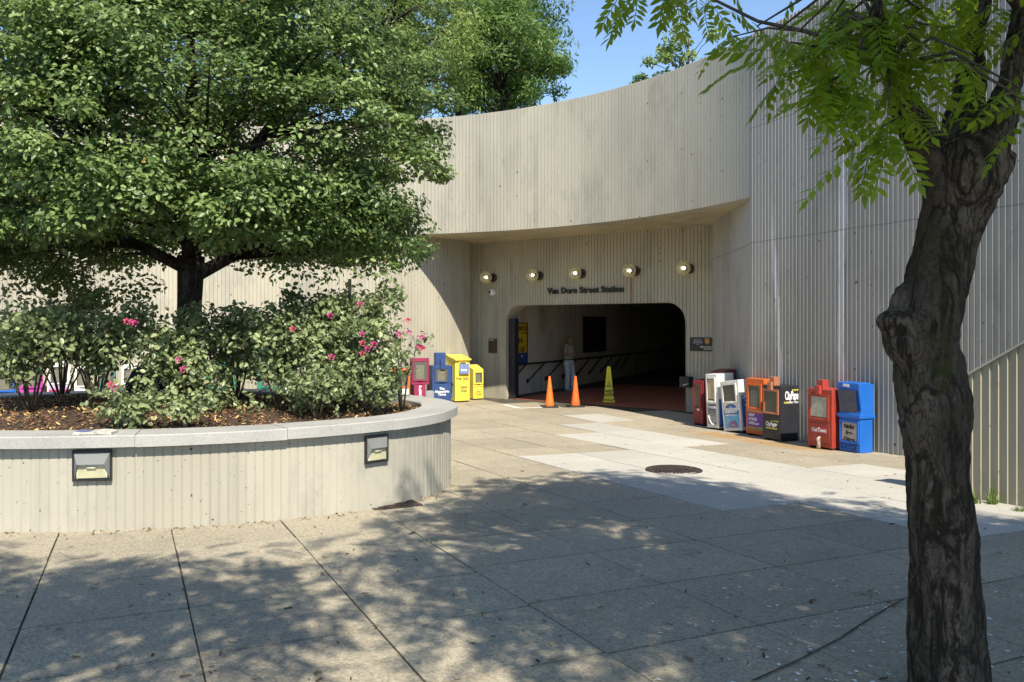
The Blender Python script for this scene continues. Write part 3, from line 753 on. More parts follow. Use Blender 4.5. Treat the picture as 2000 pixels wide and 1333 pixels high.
# posters on the corridor wall
def lw(s, z, off):
    i = 0
    q = LWALL; d0 = 0
    for a, b in zip(q[:-1], q[1:]):
        L = (b - a).length
        if s <= d0 + L or b is q[-1]:
            u = (b - a).normalized(); n = Vector((u.y, -u.x, 0)); p = a + u * (s - d0) + n * off; return Vector((p.x, p.y, z)), math.atan2(u.y, u.x)
        d0 += L
p, yw = lw(.03 + .63, .92, .012); p, yw = lw(.78, .92, .02)
t = thing('insurance_poster', 'yellow and blue framed poster just inside the entrance', 'poster', p, yw)
bm = B()
for c, s in (((0, -.01, 1.245), (1.16, .04, .035)), ((0, -.01, .0), (1.16, .04, .035)), ((.565, -.01, .62), (.03, .04, 1.21)), ((-.565, -.01, .62), (.03, .04, 1.21))): box(bm, c, s)
obj('frame', bm, M_dark, t)
bm = B(); box(bm, (0, 0, .79), (1.10, .02, .875)); obj('yellow_sheet', bm, plain('poster_yellow', (.75, .52, .02), .5, var=.04), t)
bm = B(); box(bm, (0, 0, .184), (1.10, .02, .333)); obj('blue_sheet', bm, plain('poster_blue', (.02, .07, .25), .5, var=.04), t)
text('EICO', .17, M_blackink, t, (.53, -.013, 1.08), align='RIGHT', bold=.008, sx=1.25)
text('Local Office', .06, M_blackink, t, (.53, -.013, .95), align='RIGHT', bold=.002, sx=1.2)
text('re', .27, M_blackink, t, (.30, -.013, .73), align='RIGHT', bold=.004, sx=1.2)
text('cal', .27, M_blackink, t, (.42, -.013, .47), align='RIGHT', bold=.004, sx=1.2)
text('St', .11, M_white, t, (.28, -.013, .25), align='RIGHT', bold=.002)
d0 = sum((b - a).length for a, b in zip(LWALL[:2], LWALL[1:3]))
p, yw = lw(d0 + 1.75 + 1.2, 1.12, .02)
t = thing('dark_poster', 'tall black framed poster with faint red and white print in the tunnel', 'poster', p, yw)
bm = B(); box(bm, (0, -.01, .65), (2.4, .04, 1.3), bev=.008); obj('board', bm, plain('poster_black', (.012, .009, .010), .35), t)
M_red = plain('dull_red_print', (.13, .02, .025), .6)
text('FAULTS', .22, plain('dull_grey_print', (.12, .10, .10), .6), t, (0, -.035, 1.12), bold=.004, sx=1.5)
for k, s in enumerate(('TO YOUR LIFE', 'WITH LASTING', 'CHANGES')): text(s, .13, M_red, t, (0, -.035, .90 - .15 * k), bold=.003, sx=1.4)
# handrail
hr = thing('handrail', 'long black handrail on slanting braces along the tunnel wall', 'handrail', LWALL[1])
bm = B(); pts = [lw(s, .93, .14)[0] for s in (.12, .75, 1.5, 2.4, 3.2, 4, 5, 6.5, 8.4, 11, 14, 18)]; tube(bm, pts, .032, 8); adopt(obj('rail', bm, M_black), hr)
for k in range(9):
    s = .15 + 1.25 * k; bm = B(); a, yw = lw(s, .40, .05); b, _ = lw(s + .95, .92, .14); tube(bm, [a, b], .024, 6)
    c, yw = lw(s, .39, .02); box(bm, c, (.11, .03, .13), Matrix.Rotation(yw, 3, 'Z')); adopt(obj('brace', bm, M_black), hr)

# ------------------------------------------------------------ cones and wet floor sign
def cone(px, py, label, col, s=.79):
    g_ = G(px, py); t = thing('traffic_cone', label, 'traffic cone', (g_.x, g_.y, .006), random.uniform(-.2, .2), 'orange cones at the entrance')
    bm = B(); lathe(bm, [(.155 * s, .03), (.145 * s, .06), (.035 * s, .97 * s), (.028 * s, s), (.012 * s, s)], 28); obj('cone_body', bm, col, t, True)
    bm = B(); box(bm, (0, 0, .02), (.40 * s / .79, .40 * s / .79, .036), bev=.012); obj('base', bm, M_black, t)
cone(1073.5, 796, 'orange traffic cone left of the other, clean bright orange', paint('cone_orange', (.85, .16, .02), .5, .15, (.45, .12, .03)))
cone(1124, 795, 'orange traffic cone with scuffed lower part, nearer the wet floor sign', paint('scuffed_orange', (.80, .125, .018), .5, .5, (.30, .06, .02)))
g_ = G(1189, 786)
t = thing('wet_floor_sign', 'tall yellow four sided wet floor cone standing on the tiles', 'floor sign', (g_.x, g_.y, .01), R(-4))
M_yel = plain('sign_yellow', (.88, .76, .02), .45, var=.08)
bm = B()
def frus(bm, w0, w1, z0, z1):
    a = [bm.verts.new((x * w0, y * w0, z0)) for x, y in ((-1, -1), (1, -1), (1, 1), (-1, 1))]; b = [bm.verts.new((x * w1, y * w1, z1)) for x, y in ((-1, -1), (1, -1), (1, 1), (-1, 1))]
    for k in range(4): bm.faces.new((a[k], a[(k + 1) % 4], b[(k + 1) % 4], b[k]))
    bm.faces.new(a[::-1]); bm.faces.new(b)
frus(bm, .135, .045, .07, .97); bmesh.ops.bevel(bm, geom=list(bm.edges), offset=.008, segments=2, affect='EDGES'); obj('cone_body', bm, M_yel, t)
bm = B(); box(bm, (0, 0, .025), (.33, .33, .05), bev=.01); obj('base', bm, M_yel, t)
bm = B(); frus(bm, .136, .133, .052, .072); obj('dark_band', bm, M_blackink, t)
tl = math.atan2(.09, .90); rr_ = (R(90) - tl, 0, 0)
fy = lambda z: -(.135 - .1 * (z - .07)) - .003
text('WET\nFLOOR', .105, M_blackink, t, (0, fy(.23), .25), rr_, bold=.004, sx=.95, lsp=.9)
text('CAUTION', .045, M_blackink, t, (0, fy(.43), .43), rr_, bold=.002)
bm = B(); z0 = .48
for (x0, z0_), (x1, z1_) in (((-.045, .475), (.045, .475)), ((.045, .475), (0, .56)), ((0, .56), (-.045, .475)), ((0, .49), (0, .53))):
    tube(bm, [(x0, fy(z0_), z0_), (x1, fy(z1_), z1_)], .005, 5)
for k in range(5): tube(bm, [(-.012, fy(.6 + .04 * k), .6 + .04 * k), (.012, fy(.6 + .04 * k), .6 + .04 * k)], .004, 5)
obj('warning_symbol', bm, M_blackink, t)

# ------------------------------------------------------------ manhole, drain, markings, newspaper
g_ = G(1316, 920); t = thing('manhole_cover', 'round rusty iron manhole cover in the pale slabs', 'manhole', (g_.x, g_.y, g_.z + .008))
M_iron = plain('rusty_iron', (.085, .06, .05), .7, .3, var=.3, sc=20, bump=.3)
bm = B(); tube(bm, [(0, 0, -.02), (0, 0, .004)], .33, 40); obj('lid', bm, M_iron, t)
bm = B()
for i in range(-6, 7):
    for j in range(-6, 7):
        if math.hypot(i, j) < 6.3: box(bm, (i * .046, j * .046, .008), (.03, .03, .012))
obj('tread', bm, M_iron, t)
bm = B()
for k in range(40):
    a = 2 * math.pi * k / 40; box(bm, (.345 * math.cos(a), .345 * math.sin(a), .001), (.03, .056, .016), Matrix.Rotation(a, 3, 'Z'))
obj('ring', bm, M_iron, t)
ga, gb = G(735, 990), G(795, 984); u = (gb - ga).normalized(); gm = (ga + gb) / 2
t = thing('drain_grate', 'iron drain grate in the paving at the planter foot', 'drain', (gm.x, gm.y, gm.z + .006), math.atan2(u.y, u.x))
bm = B(); box(bm, (0, 0, -.006), (.46, .40, .004)); obj('pit', bm, M_blackink, t)  # flat black plate, paints the dark of the hollow under the bars
bm = B()
for k in range(7): box(bm, (0, -.18 + .06 * k, .003), (.44, .028, .014))
for sx in (-.23, .23): box(bm, (sx, 0, .003), (.03, .40, .016))
obj('bars', bm, M_iron, t)
def strip(name, pxs, wd, mat, kind='structure'):
    pts = [G(*q) for q in pxs]; bm = B()
    for a, b in zip(pts[:-1], pts[1:]):
        u = (b - a).normalized(); n = Vector((-u.y, u.x, 0)) * wd / 2
        bm.faces.new([bm.verts.new((q.x, q.y, gz(q.y) + .010)) for q in (a - n, b - n, b + n, a + n)])
    o = obj(name, bm, mat); o['kind'] = kind; return o
strip('pavement_marking', [(984, 791), (1014, 798.5), (1062, 797)], .16, plain('worn_white_paint', (.72, .71, .66), .7, var=.1))
bm = B()
for (x0, y0), (x1, y1) in zip(((1470, 1333), (1560, 1292), (1640, 1250), (1705, 1207)), ((1560, 1292), (1640, 1250), (1705, 1207), (1765, 1172))):
    a, b = G(x0, y0), G(x1, y1); u = (b - a).normalized(); n = Vector((-u.y, u.x, 0)) * .006
    bm.faces.new([bm.verts.new((q.x, q.y, gz(q.y) + .0085)) for q in (a - n, b - n, b + n, a + n)])
o = obj('pavement_crack', bm, M_joint); o['kind'] = 'structure'
e = ell(ang_px(178, 0), -.06)
t = thing('newspaper', 'folded newspaper lying on the planter coping', 'newspaper', (e.x, e.y, ZT + .004), R(8))
bm = B(); prism(bm, [(-.15, 0), (-.05, .004), (.06, .002), (.15, .0), (.15, .018), (.04, .028), (-.06, .02), (-.15, .025)], -.09, .09, 'y'); obj('pages', bm, M_paper, t)
bm = B(); prism(bm, [(-.14, .0265), (-.07, .0225), (-.03, .0245), (-.03, .0265), (-.07, .0255), (-.14, .0295)], -.075, .06, 'y'); obj('photo_print', bm, plain('blue_grey_print', (.12, .15, .28), .8), t)
pp = Vector(((683 - 1000) / FPX * 13, 13, gz(13)))
t = thing('steel_post', 'thin dark steel post standing behind the rose bushes', 'post', pp)
bm = B(); box(bm, (0, 0, (2.85 - pp.z) / 2), (.05, .05, 2.85 - pp.z), bev=.004); obj('shaft', bm, M_dark, t)
bm = B(); box(bm, (0, 0, .006), (.16, .16, .012)); obj('foot_plate', bm, M_dark, t)

# ------------------------------------------------------------ newspaper boxes
def frame(bm, x0, x1, z0, z1, wd, y0, y1):
    ym, yt = (y0 + y1) / 2, abs(y1 - y0); h = z1 - z0
    box(bm, ((x0 + x1) / 2, ym, z0 + wd / 2), (x1 - x0, yt, wd), bev=.003); box(bm, ((x0 + x1) / 2, ym, z1 - wd / 2), (x1 - x0, yt, wd), bev=.003)
    box(bm, (x0 + wd / 2, ym, (z0 + z1) / 2), (wd, yt, h - 2 * wd)); box(bm, (x1 - wd / 2, ym, (z0 + z1) / 2), (wd, yt, h - 2 * wd))
def newsbox(label, L, n, w_, d, h, body, door=None, win=(.12, .5, .55, .9), wincol=None, coin=None, slope=.0, panel=None, panel_rect=(.1, .08, .9, .42), roll=0, pedestal=0, hood=None, copy=True, group='newspaper boxes by the station walls', z0=None, scatter_print=None):
    """L: front left foot on the ground, n: the way its front faces; local x runs right along the front, -y is the front"""
    n = Vector((n[0], n[1], 0)).normalized(); u = Vector((-n.y, n.x, 0)); c = L + u * (w_ / 2) - n * (d / 2)
    z = (gz(c.y) if z0 is None else z0) + .003
    t = thing('newspaper_box', label, 'newspaper box', (c.x, c.y, z), 0, group, rot=(0, roll, math.atan2(n.x, -n.y)))
    W, D = w_ / 2, d / 2; zb = pedestal; fr = -D
    side = [(-D, zb + (.035 if not pedestal else 0)), (D, zb + (.035 if not pedestal else 0)), (D, h), (-D, h - slope)]
    if hood: side = [(-D, zb), (D, zb), (D, h), (-D * .1, h), (-D * .55, h - .02), (-D, h - slope)]
    bm = B(); prism(bm, side, -W, W, 'x', bev=min(.012, d * .05)); obj('cabinet', bm, body, t)
    if pedestal:
        bm = B(); box(bm, (0, 0, pedestal / 2), (w_ * .62, d * .6, pedestal), bev=.01); obj('pedestal', bm, body, t)
        bm = B(); box(bm, (0, 0, .012), (w_ * .85, d * .85, .024)); obj('foot_plate', bm, body, t)
    else:
        bm = B()
        for sx in (-1, 1): box(bm, (sx * (W - .04), 0, .018), (.06, d * .94, .036), bev=.004)
        obj('skid', bm, M_dark, t)
    hh = h - slope; X0, Z0, X1, Z1 = -W + win[0] * w_, win[1] * hh, -W + win[2] * w_, win[3] * hh
    X0, Z0, X1, Z1 = -W + win[0] * w_, win[1] * hh, -W + (1 - win[0]) * w_, win[3] * hh
    dm = door or body
    bm = B(); frame(bm, X0 - .035, X1 + .035, Z0 - .035, Z1 + .03, .036, fr - .024, fr - .002); dd = obj('door', bm, dm, t)
    bm = B(); box(bm, (0, fr - .010, (Z0 + Z1) / 2), (X1 - X0, .004, Z1 - Z0)); obj('window', bm, wincol or M_pane, dd)
    bm = B(); box(bm, (0, fr - .0045, (Z0 + Z1) / 2), (X1 - X0 - .002, .005, Z1 - Z0 - .002)); obj('shade_card', bm, plain('painted_inner_shade', (.05, .048, .042), .9), dd)  # flat dark card, paints the shade inside the cabinet behind the window
    if copy:
        bm = B(); box(bm, (-.01, fr - .0075, Z0 + (Z1 - Z0) * .42), ((X1 - X0) * .62, .002, (Z1 - Z0) * .74)); obj('front_page', bm, M_paper, dd)
    bm = B(); box(bm, (0, fr - .034, Z0 - .018), (w_ * .30, .02, .016), bev=.004); obj('handle', bm, dm, dd)
    if coin:
        bm = B(); box(bm, (0, -D + .07, h - slope + .06), (.12, .13, .17), bev=.006); box(bm, (0, fr - .028, h - slope - .01), (.095, .05, .14), bev=.006); box(bm, (0, fr - .056, h - slope + .01), (.05, .008, .02), mi=0)
        obj('coin_mechanism', bm, coin, t)
    if panel:
        a, b, c2, e = panel_rect; bm = B(); box(bm, (0 + (a + c2 - 1) * W, fr - .006, (b + e) / 2 * hh), ((c2 - a) * w_, .010, (e - b) * hh), bev=.003); obj('front_panel', bm, panel, t)
    return t, W, D, hh
def side_text(t, s, size, mat, W, y, z, right=True, rot=0, **k):
    rx = R(90); off = W + .004
    return text(s, size, mat, t, ((off if right else -off), y, z), (R(90), rot, R(90) if right else R(-90)), **k)
def fr_text(t, s, size, mat, D, x, z, off=.014, rot=0, **k): return text(s, size, mat, t, (x, -D - off, z), (R(90), rot, 0), **k)
def fit(L, u, px):
    k = (px - 1000) / FPX; return (k * L.y - L.x) / (u.x - k * u.y)
def dims(pl, pyl, pr, pb, ptop, n, y=None):
    n = Vector((*n, 0)).normalized(); u = Vector((-n.y, n.x, 0))
    L = G(pl, pyl); w_ = fit(L, u, pr); h = (pyl - ptop) * L.y / FPX
    d = None
    if pb: Rr = L + u * w_ if pb > pr else L; d = fit(Rr, -n, pb)
    return L, w_, d, h
NR_ = (-.91, -.415)
def card(t, name, x0, x1, z0, z1, y, mat, th=.003, bev=0):
    bm = B(); box(bm, ((x0 + x1) / 2, y, (z0 + z1) / 2), (x1 - x0, th, z1 - z0)); return obj(name, bm, mat, t)
C = lambda nm, c, **k: pm(nm, c, **k)
M_cream = C('box_white', (.72, .71, .67)); M_bluep = C('box_blue', (.012, .13, .52), wear=.05); M_redp = C('box_red', (.36, .045, .028), wear=.7)
M_yelp = C('box_yellow', (.82, .65, .09), wear=.12); M_orgp = C('box_orange', (.62, .13, .022), wear=.4); M_navy = C('box_navy', (.025, .06, .19), wear=.2)
M_mar = C('box_maroon', (.26, .022, .075), wear=.12); M_dred = C('box_dark_red', (.22, .018, .022), wear=.1); M_brn = C('box_brown', (.22, .065, .055), wear=.2)
M_blk = C('box_black', (.022, .023, .03), wear=.35, rustc=(.2, .1, .05)); M_cop = C('door_copper', (.40, .155, .085), wear=.4); M_grn = C('box_green', (.03, .20, .13), wear=.15)
M_teal = C('box_teal', (.05, .22, .22), wear=.2); M_mag = C('box_magenta', (.45, .05, .33), wear=.1)
inkb = plain('blue_print', (.03, .13, .42), .6, var=.05); inkr = plain('red_print', (.45, .04, .05), .6); inkp = plain('purple_print', (.14, .05, .33), .6, var=.05)
inkg = plain('green_print', (.25, .34, .12), .6); inky = plain('yellow_print', (.75, .65, .08), .6); inkl = plain('light_blue_print', (.16, .45, .72), .6); beige = plain('beige_sheet', (.52, .40, .24), .7)
plum = plain('mauve_print', (.30, .16, .33), .6); greyp = plain('grey_print', (.33, .32, .31), .7, var=.3, sc=25)

# right hand row, from the entrance towards the trunk
L, w_, d, h = dims(1354, 830, 1367, 1384, 739, NR_)
t, W, D, hh = newsbox('narrow dark red newspaper box nearest the entrance', L, NR_, max(w_, .32), .34, h, M_dred, win=(.2, .42, 0, .92), wincol=M_pane_dk, slope=.05)
card(t, 'sticker', -.03, .05, .33 * hh, .45 * hh, -D - .004, M_white)
L, w_, d, h = dims(1368, 834, 1379, 1420, 722, NR_)
t, W, D, hh = newsbox('tall brown newspaper box with rounded hood behind the white ones', L + Vector((.22, .12, 0)), NR_, .34, .50, h, M_brn, win=(.15, .5, 0, .9), wincol=M_pane_dk, slope=.06, hood=True)
L, w_, d, h = dims(1381, 838, 1403, 1437, 729, NR_)
t, W, D, hh = newsbox('white newspaper box with a curled brown poster, left of the tilted one', L, NR_, w_, .42, h, M_cream, win=(.2, .52, 0, .92), wincol=M_pane_dk, roll=R(-3), slope=.02, copy=False)
card(t, 'display_sheet', -W + .09, W - .09, .55 * hh, .9 * hh, -D - .0138, beige)
card(t, 'poster_sheet', -W + .045, W - .045, .10 * hh, .46 * hh, -D - .004, greyp); card(t, 'headline_band', -W + .05, W - .05, .36 * hh, .455 * hh, -D - .008, plain('slate_print', (.10, .11, .2), .7))
fr_text(t, 'Homes', .10, M_white, D, 0, .41 * hh, off=.012, bold=.003)
bm = B(); tube(bm, [(-.1, -D - .012, .27), (-.05, -D - .03, .2), (.03, -D - .05, .13), (.07, -D - .03, .1)], .012, 6); obj('paper_curl', bm, M_white, t)
bm = B(); box(bm, (W + .002, -.02, .30 * hh), (.003, .30, .5 * hh)); obj('side_print', bm, inkb, t)
bm = B(); box(bm, (W + .002, -.03, .07 * hh), (.003, .28, .035 * hh)); obj('side_stripe', bm, inkr, t)
L, w_, d, h = dims(1414, 843, 1450, 1462, 741, NR_)
t, W, D, hh = newsbox('white apartment guide box tilted to the left, blue panel low on its door', L, NR_, w_, .36, h, M_cream, win=(.17, .60, 0, .92), wincol=M_pane_dk, roll=R(-7.5), slope=.02)
card(t, 'blue_panel', -W + .06, W - .05, .09 * hh, .42 * hh, -D - .004, inkl); card(t, 'dark_band', -W + .06, W - .05, .35 * hh, .42 * hh, -D - .007, inkb)
fr_text(t, 'APARTMENT', .066, M_white, D, 0, .395 * hh, off=.010, bold=.003, sx=.95); fr_text(t, 'SHOWCASE.com', .044, M_white, D, 0, .335 * hh, off=.008, bold=.002)
for k in range(4): fr_text(t, ('FREE', 'apartment', 'home', 'guide')[k], .026, M_white, D, -.10, (.28 - .03 * k) * hh, off=.008)
def dome(bm, x, z, rx, rz, y0, y1, n=12):
    prism(bm, [(x + rx * math.cos(math.pi * k / n), z + rz * math.sin(math.pi * k / n)) for k in range(n + 1)], y0, y1, 'y')
bm = B(); dome(bm, .04, .10 * hh, .13, .13, -D - .010, -D - .006); obj('mauve_badge', bm, plum, t)
fr_text(t, 'Choose it\nLove it. Live it.', .022, M_white, D, .04, .15 * hh, off=.012)
bm = B(); dome(bm, 0, .475 * hh, .15, .07, -D - .008, -D - .003); obj('arched_badge', bm, inkb, t)
fr_text(t, 'Apartment\nShowcase', .022, M_white, D, 0, .498 * hh, off=.010)
bm = B(); prism(bm, [(-.14, .10 * hh), (.13, .10 * hh), (.13, .72 * hh), (-.14, .66 * hh)], W + .0008, W + .004, 'x'); obj('side_print', bm, inkb, t)
bm = B(); prism(bm, [(-.142, .62 * hh), (.132, .68 * hh), (.132, .77 * hh), (-.142, .71 * hh)], W + .0015, W + .005, 'x'); obj('side_stripe', bm, inkl, t)
side_text(t, 'APARTMENT', .19, M_white, W + .003, 0, .38 * hh, rot=R(90), bold=.006, sx=.72)
L, w_, d, h = dims(1457, 850, 1492, 1521, 739, NR_)
t, W, D, hh = newsbox('orange newspaper box with a purple homes panel, beside the black one', L, NR_, w_, .42, h, M_orgp, win=(.18, .50, 0, .88), slope=-.0)
card(t, 'purple_panel', -W + .05, W - .02, .17 * hh, .40 * hh, -D - .004, inkp)
bm = B(); prism(bm, [(-W + .05, .12 * hh), (W - .02, .12 * hh), (W - .02, .175 * hh), (0, .15 * hh), (-W + .05, .145 * hh)], -D - .006, -D - .002, 'y'); obj('green_swoosh', bm, inkg, t)
for k, s in enumerate(('New', 'Homes', 'Guide.com')): fr_text(t, s.upper() if k < 2 else 'GUIDE.com', .075 if k < 2 else .062, M_white, D, -W + .08, (.362 - .07 * k) * hh, off=.008, bold=.002, align='LEFT', sx=.9)
card(t, 'pale_strip', -W + .05, W - .03, .43 * hh, .455 * hh, -D - .006, C('faded_orange', (.62, .30, .2)))
L, w_, d, h = dims(1489, 859, 1525, 1571, 752, NR_)
t, W, D, hh = newsbox('black newspaper box with a copper coloured door and white side lettering', L, NR_, w_, d, h, M_blk, door=M_cop, win=(.17, .52, 0, .9), wincol=M_pane_dk, coin=M_cop, copy=False)
fr_text(t, 'CityPaper', .105, M_white, D, 0, .30 * hh, off=.003, bold=.003, sx=.72, sp=.9); fr_text(t, 'WASHINGTON', .028, inky, D, .07, .36 * hh, off=.003); fr_text(t, 'FREE EVERY THURSDAY', .026, inky, D, 0, .225 * hh, off=.003, bold=.0008)
side_text(t, 'CityPaper', .20, M_white, W, -.01, .82 * hh, bold=.006, sx=d * .82 / .95, sp=.9); side_text(t, 'WASHINGTON', .04, inky, W, .12, .92 * hh, bold=.001)
side_text(t, 'FREE', .045, inky, W, -.15, .70 * hh, bold=.001); side_text(t, 'EVERY THURSDAY', .042, M_white, W, .07, .70 * hh, bold=.001)
L, w_, d, h = dims(1577, 874, 1625, None, 759, NR_)
t, W, D, hh = newsbox('battered red newspaper box with coin head, left of the bright blue one', L, NR_, w_, .44, h, M_redp, win=(.17, .52, 0, .88), coin=C('coin_red', (.40, .05, .04)), panel=M_redp, panel_rect=(.08, .12, .92, .43), copy=False)
card(t, 'display_sheet', -W + .08, W - .08, .54 * hh, .87 * hh, -D - .0138, plain('faded_sheet', (.45, .43, .34), .8, var=.15))
card(t, 'name_plate', -W + .11, W - .09, .27 * hh, .36 * hh, -D - .012, plain('rose_red_label', (.52, .08, .11), .6)); fr_text(t, 'OurTown', .085, M_white, D, 0, .315 * hh, off=.015, bold=.002, sx=.85)
fr_text(t, 'THE', .02, M_white, D, .0, .35 * hh, off=.015)
bm = B(); tube(bm, [(.0, -D - .02, .0), (.01, -D - .025, .09), (.0, -D - .03, .17), (.03, -D - .02, .20)], [.035, .026, .03, .012], 8); obj('stuffed_paper', bm, plain('crumpled_paper', (.55, .45, .36), .9, var=.3, sc=30), t)
# plastic blue box: two stacked moulded halves
nn = Vector((*NR_, 0)).normalized(); L, w_, d, h = dims(1635, 881, 1678, 1708, 746, NR_); u = Vector((-nn.y, nn.x, 0)); c = L + u * w_ / 2 - nn * d / 2
t = thing('newspaper_box', 'bright blue plastic newspaper box nearest the trunk, marked FREE', 'newspaper box', (c.x, c.y, gz(c.y) + .004), math.atan2(nn.x, -nn.y), 'newspaper boxes by the station walls')
W, D = w_ / 2, d / 2; zm = h * .50
bm = B(); prism(bm, [(-D + .03, 0), (D - .02, 0), (D - .02, zm), (-D + .03, zm)], -W + .012, W - .012, 'x', bev=.015); obj('lower_body', bm, M_bluep, t)
bm = B(); prism(bm, [(-D + .02, zm), (D, zm), (D, h - .035), (D * .2, h), (-D - .0, h - .01), (-D, h - .12), (-D + .05, zm + .1)], -W, W, 'x', bev=.016); obj('upper_body', bm, M_bluep, t)
bm = B(); prism(bm, [(-D + .005, zm - .012), (D + .008, zm - .012), (D + .008, zm + .05), (-D + .005, zm + .05)], -W - .008, W + .008, 'x', bev=.008); obj('seam_band', bm, M_bluep, t)
bm = B(); tl_ = .05 / (h - .12 - zm - .1); q = [(-W + .045, h - .12), (W - .045, h - .12), (W - .045, zm + .075), (-W + .045, zm + .075)]
ff = lambda z: -D - .012 + max(0, (h - .12 - z)) * tl_ * .6
bm.faces.new([bm.verts.new((x, ff(z) - .012, z)) for x, z in q]); ob = obj('window', bm, glass('violet_acrylic', (.5, .52, .68), .25, .55), t); so_ = ob.modifiers.new('s', 'SOLIDIFY'); so_.thickness = .004
for k, (z0_, z1_) in enumerate(((.63, .72), (.76, .86))): card(t, 'notice', -.06, .10, z0_ * h, z1_ * h, ff(z0_ * h) - .002, plain('grey_notice', (.4, .4, .45), .8))
fr_text(t, 'FREE', .06, M_white, D, -.03, h - .055, off=.006, bold=.003)
bm = B(); frame(bm, -W + .03, W - .03, .14, zm - .05, .03, -D + .01, -D + .032); obj('poster_frame', bm, M_bluep, t)
card(t, 'poster_sheet', -W + .075, W - .065, .18, zm - .085, -D + .024, plain('kraft_sheet', (.50, .43, .36), .7, var=.15), .006)
for k, s in enumerate(('Fairfax', 'Free', 'Citizen')): text(s, .085, M_blackink, t, (0, -D + .018, zm - .145 - .098 * k), (R(90), 0, 0), bold=.0045, sx=.85, shear=.12)
bm = B(); frame(bm, -W + .05, W - .05, .03, .115, .02, -D + .014, -D + .034)
for sx in (-.09, .09): ball(bm, (sx, -D + .024, .075), .018, 8, 6)
obj('base_recess', bm, C('box_blue_dark', (.01, .08, .30)), t)

# left hand row, seen past the planter
NL = (.50, -.866)
L, w_, d, h = dims(924.5, 780, 944, 916, 721, NL); L = Vector((L.x * .985, L.y * .985, 0))
t, W, D, hh = newsbox('small yellow newspaper box with sloping lid, nearest the entrance', L, NL, w_, .38, h + .12, M_yelp, win=(.16, .56, 0, .9), slope=.12, group='newspaper boxes by the station walls')
fr_text(t, 'OPEN\nTODAY', .07, M_blackink, D, 0, .22 * hh, off=.003)
bm = B(); box(bm, (0, -D - .004, .43 * hh), (w_ * .9, .006, .008)); obj('lid_edge', bm, M_dark, t)
L, w_, d, h = dims(889, 784, 917, 872, 701, NL); L = Vector((L.x * .98, L.y * .98, 0))
t, W, D, hh = newsbox('large yellow free daily newspaper box with blue side strip', L, NL, w_, d, h + .10, M_yelp, win=(.3, .74, 0, .93), slope=.10, copy=False)
bm = B(); prism(bm, [(-D - .06, hh + .0), (-D - .06, hh - .035), (D, hh + .08), (D, hh + .115)], -W - .025, W + .025, 'x', bev=.004); obj('lid', bm, M_yelp, t)
bm = B(); box(bm, (.03, -D - .045, .78 * hh), (w_ * .62, .05, .22 * hh), bev=.005); box(bm, (.03, -D - .03, .665 * hh), (w_ * .66, .07, .012)); rk = obj('leaflet_rack', bm, plain('rack_blue_print', (.22, .30, .58), .5, var=.2, sc=20), t)
card(t, 'leaflet_photo', -.08, .10, .73 * hh, .765 * hh, -D - .073, M_white)
fr_text(t, 'free daily', .13, M_blackink, D, 0, .55 * hh, off=.004, bold=.001, sx=.8); fr_text(t, 'take\none', .13, M_blackink, D, .03, .31 * hh, off=.012, bold=.001, sx=.9, lsp=.75)
card(t, 'take_panel', -W + .10, W - .07, .15 * hh, .42 * hh, -D - .004, M_yelp, .008)
bm = B(); box(bm, (-W - .002, .0, .46 * hh), (.003, d * .42, .72 * hh)); obj('side_strip', bm, inkl, t)
side_text(t, 'express', .33, M_blackink, W + .004, .01, .52 * hh, right=False, rot=R(-90), bold=.008, sx=.75)
L, w_, d, h = dims(844, 791, 879, 838, 715, NL)
t, W, D, hh = newsbox('navy blue newspaper box with coin head, beside the large yellow one', L, (.3, -.95), w_, .42, h, M_navy, win=(.2, .60, 0, .93), coin=None, slope=0)
bm = B(); box(bm, (-.02, -.05, hh + .16), (.27, .24, .36), bev=.008); box(bm, (.02, -D - .03, hh + .03), (.13, .05, .26), bev=.006); obj('coin_mechanism', bm, M_navy, t)
fr_text(t, 'The\nAlexandria\nTimes', .09, M_white, D, 0, .33 * hh, off=.004, bold=.003, lsp=.85, shear=.1)
L, w_, d, h = dims(804, 795, 838, None, 702, (.25, -.97))
t, W, D, hh = newsbox('maroon newspaper box on a narrow pedestal with white vertical lettering', L, (.25, -.97), w_, .42, h, M_mar, win=(.13, .55, 0, .93), pedestal=.56, slope=-.03)
bm = B(); box(bm, (-.02, -.20, .28), (w_ * .66, .12, .54), bev=.01); obj('pedestal_front', bm, M_mar, t)
for k, ch in enumerate('PREVIEW'): text(ch, .10, M_white, t, (-.01, -.264, .50 - .085 * k), (R(90), 0, 0), bold=.004, sx=1.3)
L, w_, d, h = dims(829, 793, 842, None, 752, (.3, -.95))
t = thing('utility_cabinet', 'small grey metal cabinet between maroon and navy boxes', 'metal box', L + Vector((.1, .1, .003)), .3)
bm = B(); box(bm, (0, 0, .19), (.22, .3, .38), bev=.01); obj('case', bm, pm('cabinet_grey', (.28, .29, .30)), t)
bm = B(); box(bm, (0, -.154, .2), (.18, .008, .32), bev=.002); obj('door', bm, pm('cabinet_grey', (.28, .29, .30)), t)
L, w_, d, h = dims(757, 798, 801, None, 722, (.2, -.98))
t, W, D, hh = newsbox('orange newspaper box with white free paper panel behind the roses', L, (.2, -.98), w_, .42, h, M_orgp, win=(.15, .55, 0, .9))
card(t, 'white_panel', -W + .06, W - .04, .20 * hh, .50 * hh, -D - .004, M_white); fr_text(t, 'GRATIS', .10, inkb, D, .03, .30 * hh, off=.008, bold=.004)
